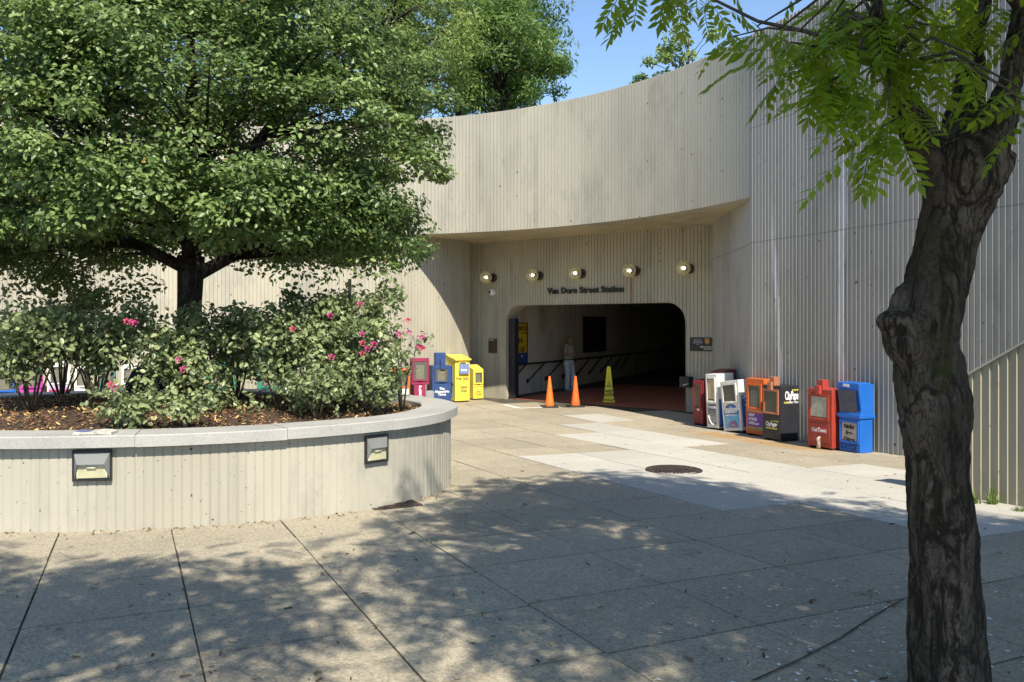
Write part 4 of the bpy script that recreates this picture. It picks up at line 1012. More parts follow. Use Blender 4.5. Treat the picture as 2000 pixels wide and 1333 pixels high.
# the boxes glimpsed through the roses stand along the curved wall
def ringL(px, inset=.75):
    k = (px - 1000) / FPX; a = k * k + 1; b = -2 * (k * CX + CY); c = CX * CX + CY * CY - (CR - inset) ** 2
    y = (-b + math.sqrt(b * b - 4 * a * c)) / (2 * a); return Vector((k * y, y, 0))
def ring_box(px, wpx, h, body, label, ins=.75, **k):
    L = ringL(px - wpx / 2, ins); n = Vector((CX - L.x, CY - L.y, 0)).normalized(); n = (n + Vector((.1, -.6, 0))).normalized(); w_ = max(.34, wpx * L.y / FPX)
    return newsbox(label, L, n, w_, .42, h, body, **k)
t, W, D, hh = ring_box(740, 34, 1.05, M_cream, 'white newspaper box with blue print behind the right rose bush', win=(.15, .6, 0, .9)); card(t, 'blue_print', -W + .05, W - .05, .25 * hh, .42 * hh, -D - .004, inkl)
t, W, D, hh = ring_box(568, 24, 1.15, M_cream, 'narrow white newspaper box right of the green ones', win=(.15, .6, 0, .9)); card(t, 'blue_print', -W + .05, W - .05, .12 * hh, .3 * hh, -D - .004, inkb)
t, W, D, hh = ring_box(526, 48, 1.2, M_grn, 'green newspaper box with a printed page in its window behind the roses', win=(.18, .46, 0, .74)); card(t, 'white_panel', -W + .08, W - .08, .05 * hh, .18 * hh, -D - .004, M_white)
t, W, D, hh = ring_box(432, 60, 1.2, M_grn, 'green newspaper box just right of the holly trunk', win=(.16, .46, 0, .74)); card(t, 'white_panel', -W + .08, W - .08, .05 * hh, .18 * hh, -D - .004, M_white)
t, W, D, hh = ring_box(252, 30, 1.15, M_cream, 'white newspaper box with blue top, left of the seated person', win=(.14, .62, 0, .92)); card(t, 'blue_print', -W + .02, W - .02, .43 * hh, .52 * hh, -D - .004, inkb)
t, W, D, hh = ring_box(207, 32, 1.15, M_teal, 'teal newspaper box on a pedestal behind the left roses', win=(.14, .62, 0, .92), pedestal=.5)
t, W, D, hh = ring_box(158, 26, 1.15, M_cream, 'plain white newspaper box left of the teal one', win=(.14, .6, 0, .92))
t, W, D, hh = ring_box(112, 40, 1.25, M_cream, 'white newspaper box with magenta and lilac panels', win=(.14, .62, 0, .92)); card(t, 'magenta_panel', -W + .03, W - .03, .34 * hh, .5 * hh, -D - .004, plain('magenta_print', (.5, .02, .12), .6)); card(t, 'lilac_panel', -W + .03, W - .03, .5 * hh, .56 * hh, -D - .004, plain('lilac_print', (.5, .33, .62), .6))
t, W, D, hh = ring_box(58, 40, 1.2, M_mag, 'magenta newspaper box behind the leftmost roses', win=(.14, .6, 0, .92)); card(t, 'white_panel', -W + .05, W - .05, .06 * hh, .3 * hh, -D - .004, M_white)
ring_box(4, 40, 1.2, M_bluep, 'blue newspaper box at the far left behind the planter', win=(.14, .55, 0, .92))

# ------------------------------------------------------------ people
def hand(bm, w_, d, side, palm_n, s=1.0):
    """a palm with four unequal fingers and a thumb; w_ wrist, d pointing along the hand"""
    d = d.normalized(); n = palm_n.normalized(); x = d.cross(n).normalized() * side
    tube(bm, [w_ - d * .03, w_ + d * .02, w_ + d * .055 * s, w_ + d * .085 * s], [.026, .030, .036, .030], 8)
    for k, (o, l) in enumerate(((-.028, .062), (-.010, .075), (.010, .072), (.027, .055))):
        b = w_ + d * .075 * s + x * o; tube(bm, [b, b + d * l * .45 * s + n * .008, b + d * l * .8 * s + n * .03, b + d * l * .9 * s + n * .045], [.0105, .0095, .009, .007], 6)
    b = w_ + d * .025 + x * .03; tube(bm, [b, b + x * .028 + d * .025, b + x * .033 + d * .055 + n * .012], [.013, .011, .008], 6)
def head_shape(bm, c, f, rad=(.074, .092, .112)):
    """skull, jaw, nose, ears, brow; the face looks along f"""
    M = Matrix.Rotation(math.atan2(f.x, -f.y), 3, 'Z')
    def q(v): return c + M @ Vector(v)
    t = bmesh.new(); bmesh.ops.create_uvsphere(t, u_segments=20, v_segments=14, radius=1)
    for v in t.verts:
        v.co = Vector((v.co.x * rad[0], v.co.y * rad[1], v.co.z * rad[2]))
        if v.co.z < -.03: v.co.x *= .84; v.co.y = v.co.y * .86 - .012
        v.co = q(v.co)
    join(bm, t)
    ball(bm, q((0, -.078, -.075)), (.036, .026, .03), 10, 8)
    tube(bm, [q((0, -.086, .012)), q((0, -.103, -.022)), q((0, -.093, -.032))], [.010, .015, .010], 8)
    for s in (-1, 1): ball(bm, q((s * .074, .008, -.008)), (.012, .022, .032), 8, 8)
    tube(bm, [q((-.05, -.077, .022)), q((0, -.091, .026)), q((.05, -.077, .022))], .010, 6)
    tube(bm, [q((-.024, -.088, -.058)), q((0, -.096, -.058)), q((.024, -.088, -.058))], .007, 6)
    return q
M_skin = plain('skin', (.42, .22, .15), .6, var=.06); M_hair = plain('grey_hair', (.20, .17, .15), .9, var=.2, sc=80)
M_shirt = plain('olive_grey_cloth', (.38, .37, .31), .9, var=.15, sc=25, bump=.2); M_trou = plain('pale_grey_trousers', (.68, .70, .75), .9, var=.1, sc=18, bump=.2)
M_shoeb = plain('pale_blue_shoe', (.35, .48, .70), .6); M_eye = plain('eye_dark', (.03, .025, .02), .3)
pg = G(1112, 763); fdir = Vector((.80, -.60, 0)).normalized()
man = thing('person', 'man in grey polo shirt and pale trousers, arms crossed, inside the entrance', 'person', (pg.x, pg.y, .01), math.atan2(fdir.x, -fdir.y))
V3 = Vector
legs = [[V3((-.10, .02, .93)), V3((-.105, -.02, .50)), V3((-.10, .03, .085))], [V3((.10, .0, .93)), V3((.11, -.07, .50)), V3((.07, -.10, .085))]]
arms = [[V3((-.185, .02, 1.42)), V3((-.235, -.03, 1.14)), V3((.02, -.235, 1.19))], [V3((.185, .02, 1.42)), V3((.235, -.05, 1.14)), V3((-.03, -.265, 1.135))]]
bm = B()
tube(bm, [(0, .02, .88), (0, .01, 1.0), (0, .0, 1.12), (0, -.005, 1.28), (0, .01, 1.40), (0, .02, 1.47)], [.14, .155, .15, .16, .15, .07], 14)
tube(bm, [(0, .015, 1.42), (0, .0, 1.52), (0, -.01, 1.58)], [.06, .054, .054], 10)
tube(bm, [(-.17, .02, 1.42), (.17, .02, 1.42)], .065, 8)
for l in legs: tube(bm, l, [.095, .06, .042], 10); tube(bm, [l[2] + V3((0, .05, -.05)), l[2] + V3((0, -.06, -.055)), l[2] + V3((0, -.15, -.065))], [.036, .036, .026], 8)
for a in arms: tube(bm, a, [.055, .043, .028], 10)
hand(bm, arms[0][2], V3((.9, .25, -.05)), 1, V3((.1, .9, -.1)), .9); hand(bm, arms[1][2], V3((-.9, .3, .1)), -1, V3((-.1, .9, .1)), .9)
hq = head_shape(bm, V3((0, -.02, 1.655)), V3((0, -1, 0)))
ob = mesh_obj('body', fused(bm, .009, 2), M_skin, man)
bm = B()
tube(bm, [(0, .015, .93), (0, .01, 1.02), (0, -.005, 1.12), (0, -.01, 1.28), (0, .01, 1.41), (0, .02, 1.475)], [.165, .172, .172, .178, .165, .085], 16)
tube(bm, [(-.175, .02, 1.415), (.175, .02, 1.415)], .078, 10)
for a in arms: tube(bm, [a[0] + V3((0, 0, .0)), a[0].lerp(a[1], .5), a[0].lerp(a[1], .85)], [.075, .072, .068], 12)
tube(bm, [(0, .0, 1.45), (0, -.01, 1.50)], [.075, .066], 12)
mesh_obj('polo_shirt', fused(bm, .012, 2), M_shirt, man)
bm = B(); tube(bm, [(0, .015, .86), (0, .012, .95), (0, .01, .985)], [.17, .175, .168], 16)
for l in legs: tube(bm, [l[0], l[0].lerp(l[1], .5), l[1], l[1].lerp(l[2], .5), l[2] + V3((0, 0, -.02))], [.118, .105, .088, .080, .078], 12)
mesh_obj('trousers', fused(bm, .012, 2), M_trou, man)
bm = B(); tube(bm, [(0, .011, .968), (0, .011, 1.0)], [.176, .176], 20); obj('belt', bm, M_blackink, man)
for l, m in zip(legs, (M_shoeb, M_blackink)):
    bm = B(); e = l[2]; tube(bm, [e + V3((0, .075, -.045)), e + V3((0, .0, -.035)), e + V3((0, -.08, -.045)), e + V3((0, -.17, -.055)), e + V3((0, -.19, -.06))], [.035, .05, .048, .036, .015], 10); box(bm, e + V3((0, -.055, -.078)), (.085, .25, .02), bev=.008); obj('shoe', bm, m, man, True)
bm = B(); t = bmesh.new(); bmesh.ops.create_uvsphere(t, u_segments=18, v_segments=12, radius=1)
bmesh.ops.delete(t, geom=[v for v in t.verts if v.co.z < .15 and v.co.y < .15 or v.co.z < -.45], context='VERTS')
for v in t.verts: v.co = hq((v.co.x * .079, v.co.y * .097 + .004, v.co.z * .118))
join(bm, t); ob = obj('hair', bm, M_hair, man, True); so_ = ob.modifiers.new('s', 'SOLIDIFY'); so_.thickness = .006
bm = B()
for s in (-1, 1): ball(bm, hq((s * .028, -.083, .006)), (.011, .007, .006), 8, 6)
obj('eyes', bm, M_eye, man)

# someone sitting on the far rim of the planter, mostly hidden by the roses
sp = Vector(((318 - 1000) / FPX * 11.25, 11.25, ZT))
M_jack = plain('dark_navy_jacket', (.03, .036, .06), .9, var=.2, sc=20, bump=.3); M_jean = plain('blue_jeans', (.06, .09, .17), .9, var=.2, sc=20)
per = thing('person', 'person in dark navy hooded jacket and jeans sitting on the planter rim', 'person', sp, R(25))
bm = B()
tube(bm, [(0, 0, .06), (0, .02, .22), (0, -.02, .40), (0, -.06, .52), (0, -.09, .58)], [.15, .15, .155, .13, .06], 14)
tube(bm, [(0, -.08, .54), (0, -.11, .64)], .05, 8)
hq2 = head_shape(bm, V3((0, -.14, .73)), V3((0, -1, -.2)))
for s in (-1, 1):
    tube(bm, [(s * .09, 0, .08), (s * .12, -.40, .10), (s * .12, -.46, -.02)], [.08, .06, .05], 10)
    tube(bm, [(s * .18, -.04, .50), (s * .22, -.10, .28), (s * .08, -.32, .24)], [.052, .042, .03], 8)
    hand(bm, V3((s * .08, -.32, .24)), V3((-s * .5, -.6, -.1)), s, V3((0, 0, -1)), .9)
mesh_obj('body', fused(bm, .012, 2), M_skin, per)
bm = B(); tube(bm, [(0, 0, .07), (0, .02, .22), (0, -.02, .40), (0, -.06, .53), (0, -.09, .6)], [.18, .175, .175, .15, .09], 14)
for s in (-1, 1): tube(bm, [(s * .15, -.04, .51), (s * .225, -.10, .28), (s * .10, -.31, .245)], [.075, .066, .05], 10)
mesh_obj('jacket', fused(bm, .014, 2), M_jack, per)
bm = B(); t = bmesh.new(); bmesh.ops.create_uvsphere(t, u_segments=16, v_segments=12, radius=1)
bmesh.ops.delete(t, geom=[v for v in t.verts if v.co.y < -.55], context='VERTS')
for v in t.verts: v.co = hq2((v.co.x * .105, v.co.y * .12 + .01, v.co.z * .14))
join(bm, t); ob = obj('hood', bm, M_jack, per, True); so_ = ob.modifiers.new('s', 'SOLIDIFY'); so_.thickness = .012
bm = B(); tube(bm, [(0, .0, .03), (0, 0, .12)], [.17, .17], 12)
for s in (-1, 1): tube(bm, [(s * .09, 0, .10), (s * .125, -.40, .11), (s * .12, -.47, .0), (s * .12, -.47, -.03)], [.105, .085, .075, .07], 10)
mesh_obj('jeans', fused(bm, .014, 2), M_jean, per)
bm = B()
for s in (-1, 1): tube(bm, [(s * .12, -.42, -.035), (s * .12, -.50, -.03), (s * .12, -.60, -.04)], [.045, .05, .03], 8)
obj('shoe', bm, M_blackink, per, True)
bgp = Vector(((272 - 1000) / FPX * 11.3, 11.3, ZT))
t = thing('backpack', 'black backpack standing on the planter rim beside the seated person', 'bag', bgp, R(10))
bm = B(); prism(bm, [(-.20, 0), (.20, 0), (.21, .12), (.14, .30), (.02, .36), (-.08, .28), (-.16, .12)], -.10, .10, 'y', bev=.04); obj('sack', bm, plain('black_nylon', (.02, .02, .026), .7, bump=.3), t, True)
bm = B(); tube(bm, [(-.03, 0, .33), (0, 0, .40), (.06, 0, .40), (.08, 0, .34)], .012, 6); obj('carry_loop', bm, M_blackink, t)
bm = B(); box(bm, (.02, -.11, .12), (.24, .05, .16), bev=.02); obj('pocket', bm, plain('black_nylon_pocket', (.03, .03, .036), .7), t)

# ------------------------------------------------------------ holly tree in the planter
def clump_leaves(cent, rad, nper, size, flat=.6, outward=None, wob=.55, upw=.7, jit=.35, tone_c=None):
    cent = np.asarray(cent); K = len(cent); N = K * nper
    d = rng.normal(0, 1, (N, 3)); d /= np.linalg.norm(d, axis=1, keepdims=True); r = rng.uniform(0.15, 1, N) ** .45
    rad = np.repeat(np.asarray(rad), nper); off = d * (r * rad)[:, None]; off[:, 2] *= flat
    pos = np.repeat(cent, nper, 0) + off
    nrm = d * .7 + np.array([0, 0, upw]); 
    if outward is not None: nrm += np.repeat(outward, nper, 0) * .4
    tc = rng.normal(.45, .16, K) if tone_c is None else tone_c
    tone = np.clip(np.repeat(tc, nper) + rng.normal(0, .19, N), 0, .94)
    tone[rng.random(N) < .0025] = 1
    return pos, frames(N, nrm / (np.linalg.norm(nrm, axis=1, keepdims=True) + 1e-9), wob), size * rng.uniform(1 - jit, 1 + jit, N), tone
HTX, HTY = -3.75, 9.35
holly = thing('holly_tree', 'broad glossy holly tree growing in the round planter', 'tree', (HTX, HTY, mz(HTX, HTY)))
HC = np.array([-3.85, 9.35, 4.25]); HR = np.array([2.68, 2.4, 2.2])
cents = []; 
while len(cents) < 640:
    d = rng.normal(0, 1, 3); d /= np.linalg.norm(d)
    if d[2] < -.62: continue
    r = rng.uniform(.40, 1.0) ** .55
    lump = 1 + .16 * noise.noise((d[0] * 2.2 + 3, d[1] * 2.2, d[2] * 2.2)) + .10 * noise.noise((d[0] * 5, d[1] * 5 + 7, d[2] * 5))
    c = HC + d * HR * r * lump
    zmin = 2.75 + .12 * abs(c[0] - HC[0])
    if c[2] < zmin - .25 * (1 - min(1, abs(c[0] - HC[0]) / 3)): c[2] = zmin + rng.uniform(-.15, .3)
    if noise.noise((c[0] * 1.15, c[1] * 1.15, c[2] * 1.5 + 4)) < -.20 and r < .97: continue
    cents.append(c)
cents = np.array(cents)
for q in (P(838, 285, 9.1), P(815, 300, 9.1), P(800, 330, 9.0), P(812, 485, 9.0), P(790, 490, 9.1), P(735, 520, 8.8), P(590, 530, 8.7), P(780, 400, 9), P(800, 200, 9.3), P(770, 130, 9.3), P(690, 30, 9.3), P(560, -20, 9.3), P(260, 560, 9.2), P(180, 575, 9.6), P(90, 545, 9.6), P(20, 500, 9.4)): cents = np.vstack([cents, np.array(q)[None]])
sk = []
while len(sk) < 230:
    a = rng.uniform(0, 2 * np.pi); r = rng.uniform(.35, 1) ** .6
    x, y = HC[0] - .1 + 2.95 * r * np.cos(a), HC[1] + 2.2 * r * np.sin(a); z = 2.62 + .10 * abs(x - HC[0]) * (x > HC[0]) + .5 * (1 - r) + rng.uniform(0, .75)
    if noise.noise((x * 1.4, y * 1.4, 2)) < -.18 or (z < 2.95 and x > -5.4) or (y < 8.6 and z < 3.3): continue
    if abs(x - HTX) < .55 and z < 3.1 and y < HTY + .5: continue
    sk.append((x, y, z))
while len(sk) < 300:
    x, y, z = rng.uniform(-5.6, -2.0), rng.uniform(7.3, 8.7), rng.uniform(2.98, 3.7)
    if noise.noise((x * 1.8, y * 1.8, z * 1.5 + 9)) < -.1 or (abs(x - HTX) < .3 and z < 3.1): continue
    sk.append((x, y, z))
cents = np.vstack([cents, sk])
ou = []
while len(ou) < 110:
    d = rng.normal(0, 1, 3); d /= np.linalg.norm(d)
    if d[2] < -.35: continue
    ou.append(HC + d * HR * rng.uniform(1.0, 1.17))
nbig = len(cents); cents = np.vstack([cents, ou])
outw = (cents - HC) / HR; outw /= np.linalg.norm(outw, axis=1, keepdims=True) + 1e-9
pos, Rm, size, tone = clump_leaves(cents, np.r_[rng.uniform(.24, .46, nbig), rng.uniform(.14, .26, len(ou))], 175, .060, .46, outw, .42, 1.0)
V, Fq, T = scatter(LEAF_V, LEAF_F, Rm, pos, size, tone)
o = mesh_obj('crown', np_mesh('crown', V, Fq, T, 3), M_holly); adopt(o, holly)
bm = B(); base = Vector((HTX, HTY, mz(HTX, HTY) - .1))
tube(bm, [base, base + V3((0, 0, .12)), base + V3((-.01, 0, .5)), base + V3((.0, 0, 1.2)), base + V3((.02, 0, 1.75))], [.21, .175, .145, .135, .15], 14)
hubs = [(base + V3((.02, 0, 1.6)), V3((HC[0] + .1, HC[1], 6.1)), .12)]
for a_, zt_, rr2 in ((R(175), 3.9, .075), (R(10), 3.7, .085), (R(-60), 4.1, .06), (R(100), 4.3, .07), (R(215), 4.6, .07), (R(-20), 4.9, .06), (R(150), 5.2, .06), (R(45), 5.3, .06), (R(-110), 4.5, .055)):
    hubs.append((base + V3((.02 * math.cos(a_), .02 * math.sin(a_), 1.5 + (zt_ - 3.7) * .45)), V3((HC[0] + 1.7 * math.cos(a_), HC[1] + 1.5 * math.sin(a_), zt_)), rr2))
lp = []
for s_, e_, r_ in hubs:
    m = s_.lerp(e_, .45) + V3((random.uniform(-.1, .1), random.uniform(-.1, .1), -.12)); tube(bm, [s_, m, e_], [r_, r_ * .7, r_ * .3], 8)
    for k in range(4): lp.append((s_.lerp(m, .5 + .5 * k / 4) if k < 2 else m.lerp(e_, (k - 1) / 3), r_ * .4))
for c in cents[::3]:
    c = Vector(c); j = min(lp, key=lambda q: (q[0] - c).length + (.6 if q[0].z > c.z else 0)); m = j[0].lerp(c, .55) + V3((0, 0, .06)); tube(bm, [j[0], m, c], [min(.028, j[1]), .014, .005], 5)
adopt(obj('trunk', bm, M_bark2, None, True), holly)

# ------------------------------------------------------------ roses
PET = []
def rose_bush(px, y, ztop, spread, label, nst, nleaf, flowers, seed, tonec=.5, lsz=.062, low=0, group='rose bushes in the planter'):
    rd = random.Random(seed); b = Vector(((px - 1000) / FPX * y, y, 0)); b.z = mz(b.x, b.y) - .02
    t = thing('rose_bush', label, 'rose bush', b, 0, group); bm = B(); H = ztop - b.z; tips = []
    for k in range(nst):
        a = 2 * math.pi * k / nst + rd.uniform(-.4, .4); sp_ = spread * rd.uniform(.35, 1); hh_ = H * rd.uniform(.62, 1)
        e = V3((sp_ * math.cos(a), sp_ * math.sin(a) * .75, hh_)); m = V3((e.x * .35, e.y * .35, hh_ * .55)); tube(bm, [(e.x * .05, e.y * .05, 0), m, e], [.013, .009, .004], 5); tips.append(e); 
        for j in range(3):
            q = m.lerp(e, rd.uniform(-.3, .8)); e2 = q + V3((rd.uniform(-.28, .28), rd.uniform(-.22, .22), rd.uniform(.02, .26))) * (.5 + spread); 
            e2.z = min(e2.z, H); tube(bm, [q, q.lerp(e2, .5) + V3((0, 0, .03)), e2], [.007, .005, .003], 4); tips.append(e2); tips.append(q.lerp(e2, .5))
    for k in range(low): a = rd.uniform(0, 6.28); r_ = spread * rd.uniform(.4, .9); tips.append(V3((r_ * math.cos(a), r_ * math.sin(a) * .75, H * rd.uniform(.06, .5))))
    obj('stems', bm, M_stem, t, True)
    cent = np.array(tips); cent[:, 2] = np.maximum(cent[:, 2], H * .12); per_ = max(4, int(nleaf * 1.9) // len(cent))
    ps, Rm, sz, tn = clump_leaves(cent, rng.uniform(.6, 1.2, len(cent)) * (.15 + .08 * spread), per_, lsz, .75, None, .6, .6, .35, rng.normal(tonec, .22, len(cent)))
    ps[:, 2] = np.maximum(ps[:, 2], .03)
    V, Fq, T = scatter(LEAF_V, LEAF_F, Rm, ps, sz, tn); mesh_obj('foliage', np_mesh('foliage', V, Fq, T, 3), M_rose, t)
    for i, (fx, fy) in enumerate(flowers):
        w_ = P(fx, fy, y - .8 * spread * rd.uniform(.75, 1.05) - .05) - b; fb = B()
        for k in range(11):
            a = 2.4 * k; r_ = .007 + .0022 * k; tl = .25 + .085 * k; c = V3((r_ * math.cos(a), r_ * math.sin(a) - .0, .008 - .0012 * k))
            q = [V3((0, -.011, 0)), V3((.0, .011, 0)), V3((.022, .013, .006)), V3((.028, 0, .002)), V3((.022, -.013, .006))]
            M = Matrix.Rotation(a, 3, 'Z') @ Matrix.Rotation(tl - 1.35, 3, 'Y'); tilt = Matrix.Rotation(R(55), 3, 'X')
            fb.faces.new([fb.verts.new(w_ + tilt @ (c + M @ v) * .78) for v in q])
        obj('flower', fb, M_petal if (i + seed) % 3 else M_petal2, t, recalc=False)
rose_bush(60, 8.15, 2.18, .78, 'spreading rose bush at the far left of the planter', 9, 1500, [], 1)
rose_bush(120, 10.5, 2.66, .95, 'tall rose bush behind on the left, holly shade put into its leaf tone', 10, 1500, [(240, 600)], 2, .18, .075)  # low leaf tone puts the shade of the holly into the foliage colour
rose_bush(185, 8.3, 2.28, .66, 'open leggy rose bush with bare lower stems left of the trunk', 10, 1300, [(248, 628), (258, 630), (264, 632)], 3, .55)
rose_bush(352, 8.35, 2.2, .5, 'leafy rose bush with two pink blooms left in front of the trunk', 9, 1500, [(349, 704), (358, 722)], 4, .6, .062, 22)
rose_bush(462, 9.0, 2.36, .55, 'rose bush hugging the holly trunk on its right', 9, 1500, [], 5, .5)
rose_bush(548, 8.5, 2.26, .52, 'rose bush on a pale forked stem between the trunk and the right bush', 8, 1500, [(572, 644)], 6, .55, .062, 10)
rose_bush(676, 8.75, 2.52, .64, 'big dense rose bush with many pink blooms at the planter right end', 12, 4200, [(645, 617), (708, 653), (708, 671), (731, 673), (718, 682), (708, 691), (648, 698), (704, 595), (797, 627), (799, 651), (779, 654), (822, 679), (824, 660)], 7, .5, .062, 44)
rose_bush(785, 8.95, 2.1, .26, 'thin rose shoot reaching right beyond the dense bush', 4, 160, [(826, 681), (818, 678)], 12, .45)
rose_bush(655, 9.9, 2.5, .5, 'rose bush half hidden behind the dense right one, shade put into its leaf tone', 7, 800, [], 8, .25)  # low leaf tone paints in the shade behind the dense bush
rose_bush(243, 7.3, 1.5, .17, 'small low rose bush with a pink bloom near the front coping', 6, 300, [(217, 753), (224, 759)], 9, .6, .058)
rose_bush(362, 7.4, 1.46, .15, 'small pale green rose shoot near the front coping before the trunk', 5, 170, [], 10, .75, .056)
rose_bush(620, 8.1, 1.62, .3, 'low rose shoot at the foot of the dense right bush', 5, 300, [], 11, .5, .056)

# ------------------------------------------------------------ trees behind the wall
def back_tree(name, label, c, rad, ncl, crad, nper, lsize, mat, tv, tf, seed, base, flat=.7, tonec=.45, hole=-.2, group=None, bark_=M_bark2, trunkr=.3):
    t = thing(name, label, 'tree', base, 0, group); cs = []; rd = np.random.default_rng(seed); c = np.array(c); rad = np.array(rad)
    while len(cs) < ncl:
        d = rd.normal(0, 1, 3); d /= np.linalg.norm(d); r = rd.uniform(.3, 1) ** .5
        lump = 1 + .28 * noise.noise((d[0] * 2 + seed, d[1] * 2, d[2] * 2)) + .16 * noise.noise((d[0] * 5 + seed, d[1] * 5, d[2] * 5)); q = c + d * rad * r * lump
        if noise.noise((q[0] * .6 + seed, q[1] * .6, q[2] * .8)) < hole and r < .96: continue
        cs.append(q)
    cs = np.array(cs); ow = (cs - c) / rad; ow /= np.linalg.norm(ow, axis=1, keepdims=True)
    pos, Rm, size, tone = clump_leaves(cs, rd.uniform(crad * .7, crad * 1.3, ncl), nper, lsize, flat, ow, .7, .5, .35, rd.normal(tonec, .18, ncl))
    V, Fq, T = scatter(tv, tf, Rm, pos, size, tone); adopt(mesh_obj('crown', np_mesh('crown', V, Fq, T, 3), mat), t)
    bm = B(); b = V3(base); top = V3(c) + V3((0, 0, rad[2] * .5)); tube(bm, [b, b.lerp(top, .4), b.lerp(top, .75), top], [trunkr, trunkr * .8, trunkr * .5, trunkr * .2], 8)
    for q in cs[:: max(1, ncl // 60)]:
        q = V3(q); s_ = b.lerp(top, max(.25, min(.95, (q.z - b.z - 1.0) / max(.1, top.z - b.z)))); tube(bm, [s_, s_.lerp(q, .5) + V3((0, 0, .2)), q], [trunkr * .22, trunkr * .12, .015], 5)
    adopt(obj('trunk', bm, bark_, None, True), t)
def W_(px, py, y): v = P(px, py, y); return (v.x, v.y, v.z)
gb = 'trees on the terrace above the wall'
back_tree('oak_tree', 'tall dark oak tree rising above the wall behind the cedar', W_(900, -10, 37), (4.6, 4, 6.2), 230, .85, 130, .26, M_oak, LONG_V, LONG_F, 3, (W_(900, 0, 37)[0], 37, 6.9), .8, .4, -.25, gb)
back_tree('oak_tree', 'bushy oak crown leaning out above the curved wall, right of the cedar', W_(985, 120, 33), (2.5, 2.6, 2.7), 130, .62, 150, .22, M_oak, LONG_V, LONG_F, 8, (W_(960, 0, 33)[0], 33, 6.9), .7, .6, -.2, gb)
back_tree('cedar_tree', 'yellow green cedar with fine sprays behind the holly crown', W_(760, 60, 30), (3.2, 2.6, 4.4), 190, .62, 150, .17, M_pine, LONG_V, LONG_F, 5, (W_(770, 0, 30)[0], 30, 6.9), .9, .5, -.25, gb)
back_tree('oak_tree', 'shaded tree filling in behind the top of the holly crown', W_(430, 60, 34), (4.5, 3, 4.0), 110, .9, 110, .24, M_oak, LONG_V, LONG_F, 15, (W_(430, 0, 34)[0], 34, 6.9), .8, .3, -.2, gb)
back_tree('young_tree', 'thin airy young tree showing above the middle of the curved wall', W_(1345, 110, 30), (1.55, 1.4, 1.25), 26, .34, 75, .15, M_pine, LEAF_V, LEAF_F, 21, (W_(1345, 0, 30)[0], 30, 6.9), .7, .6, -.1, gb, trunkr=.09)
back_tree('young_tree', 'small tip of a treetop just peeping over the wall rim', W_(1246, 160, 31), (.32, .4, .3), 6, .16, 60, .10, M_oak, LEAF_V, LEAF_F, 22, (W_(1246, 0, 31)[0], 31, 6.9), .7, .5, -.5, gb, trunkr=.06)

# ------------------------------------------------------------ street tree in front, right
TY = 3.55
tbase = Vector(((1853 - 1000) / FPX * TY, TY, gz(TY)))
street = thing('street_tree', 'dark gnarled street tree with a burl and feathery leaves at the right', 'tree', tbase)
prof_px = [(1420, 1768, 1940), (1333, 1779, 1926), (1250, 1778, 1920), (1180, 1779, 1914), (1100, 1782, 1906), (1000, 1777, 1900), (937, 1773, 1892), (880, 1770, 1886), (825, 1760, 1893), (770, 1753, 1890), (715, 1748, 1876), (670, 1745, 1864), (620, 1752, 1868), (570, 1766, 1877), (520, 1780, 1893), (470, 1791, 1906), (420, 1802, 1924), (370, 1806, 1950), (325, 1812, 1956), (295, 1835, 1950), (270, 1875, 1945), (255, 1895, 1935)]
def pxtube(bm, prof_, y=TY, n=22, yo=None):
    pts, rad = [], []
    for i, (py, l, r_) in enumerate(prof_):
        yy = y + (yo[i] if yo else 0); c = P((l + r_) / 2, py, yy); pts.append(c); rad.append((r_ - l) / 2 * yy / FPX)
    tube(bm, pts, rad, n)
bm = B(); pxtube(bm, prof_px)
ball(bm, P(1766, 630, TY - .02), (.118, .10, .075), 18, 12); ball(bm, P(1776, 660, TY - .02), (.112, .11, .15), 18, 12); ball(bm, P(1782, 605, TY), (.10, .10, .13), 18, 12); ball(bm, P(1738, 628, TY - .03), (.062, .07, .05), 14, 10)
pxtube(bm, [(450, 1830, 1870), (400, 1808, 1890), (340, 1802, 1875), (300, 1780, 1850), (250, 1757, 1826), (190, 1733, 1786), (126, 1718, 1752), (60, 1712, 1734), (0, 1706, 1726), (-90, 1690, 1708), (-220, 1650, 1662)], TY, 16, [0, 0, 0, 0, 0, -.03, -.06, -.1, -.15, -.2, -.3])
pxtube(bm, [(440, 1860, 1900), (400, 1840, 1920), (340, 1850, 1965), (284, 1880, 1974), (240, 1905, 1986), (200, 1932, 1992), (150, 1955, 1998), (80, 1968, 2006), (0, 1984, 2016), (-120, 2002, 2028), (-300, 2030, 2048)], TY, 16, [0, 0, 0, 0, 0, .02, .04, .08, .1, .15, .3])
pxtube(bm, [(430, 1865, 1895), (370, 1835, 1925), (290, 1838, 1920), (220, 1852, 1920), (150, 1866, 1924), (80, 1874, 1918), (0, 1886, 1936), (-120, 1890, 1930), (-260, 1880, 1905)], TY, 16, [0, .05, .12, .2, .28, .34, .4, .5, .7])
ball(bm, P(1952, 300, TY), (.055, .06, .05), 10, 8); tube(bm, [P(1935, 345, TY - .03), P(1958, 320, TY - .05), P(1972, 296, TY - .05)], [.07, .055, .04], 10)
tube(bm, [tbase + V3((0, 0, -.12)), tbase + V3((0, 0, .02)), tbase + V3((0, 0, .2))], [.185, .17, .155], 16)
me = fused(bm, .0105, 1)
n = len(me.vertices); co = np.empty(n * 3, np.float32); me.vertices.foreach_get('co', co); co = co.reshape(-1, 3); no = np.empty(n * 3, np.float32); me.vertices.foreach_get('normal', no); no = no.reshape(-1, 3)
dsp = np.empty(n, np.float32)
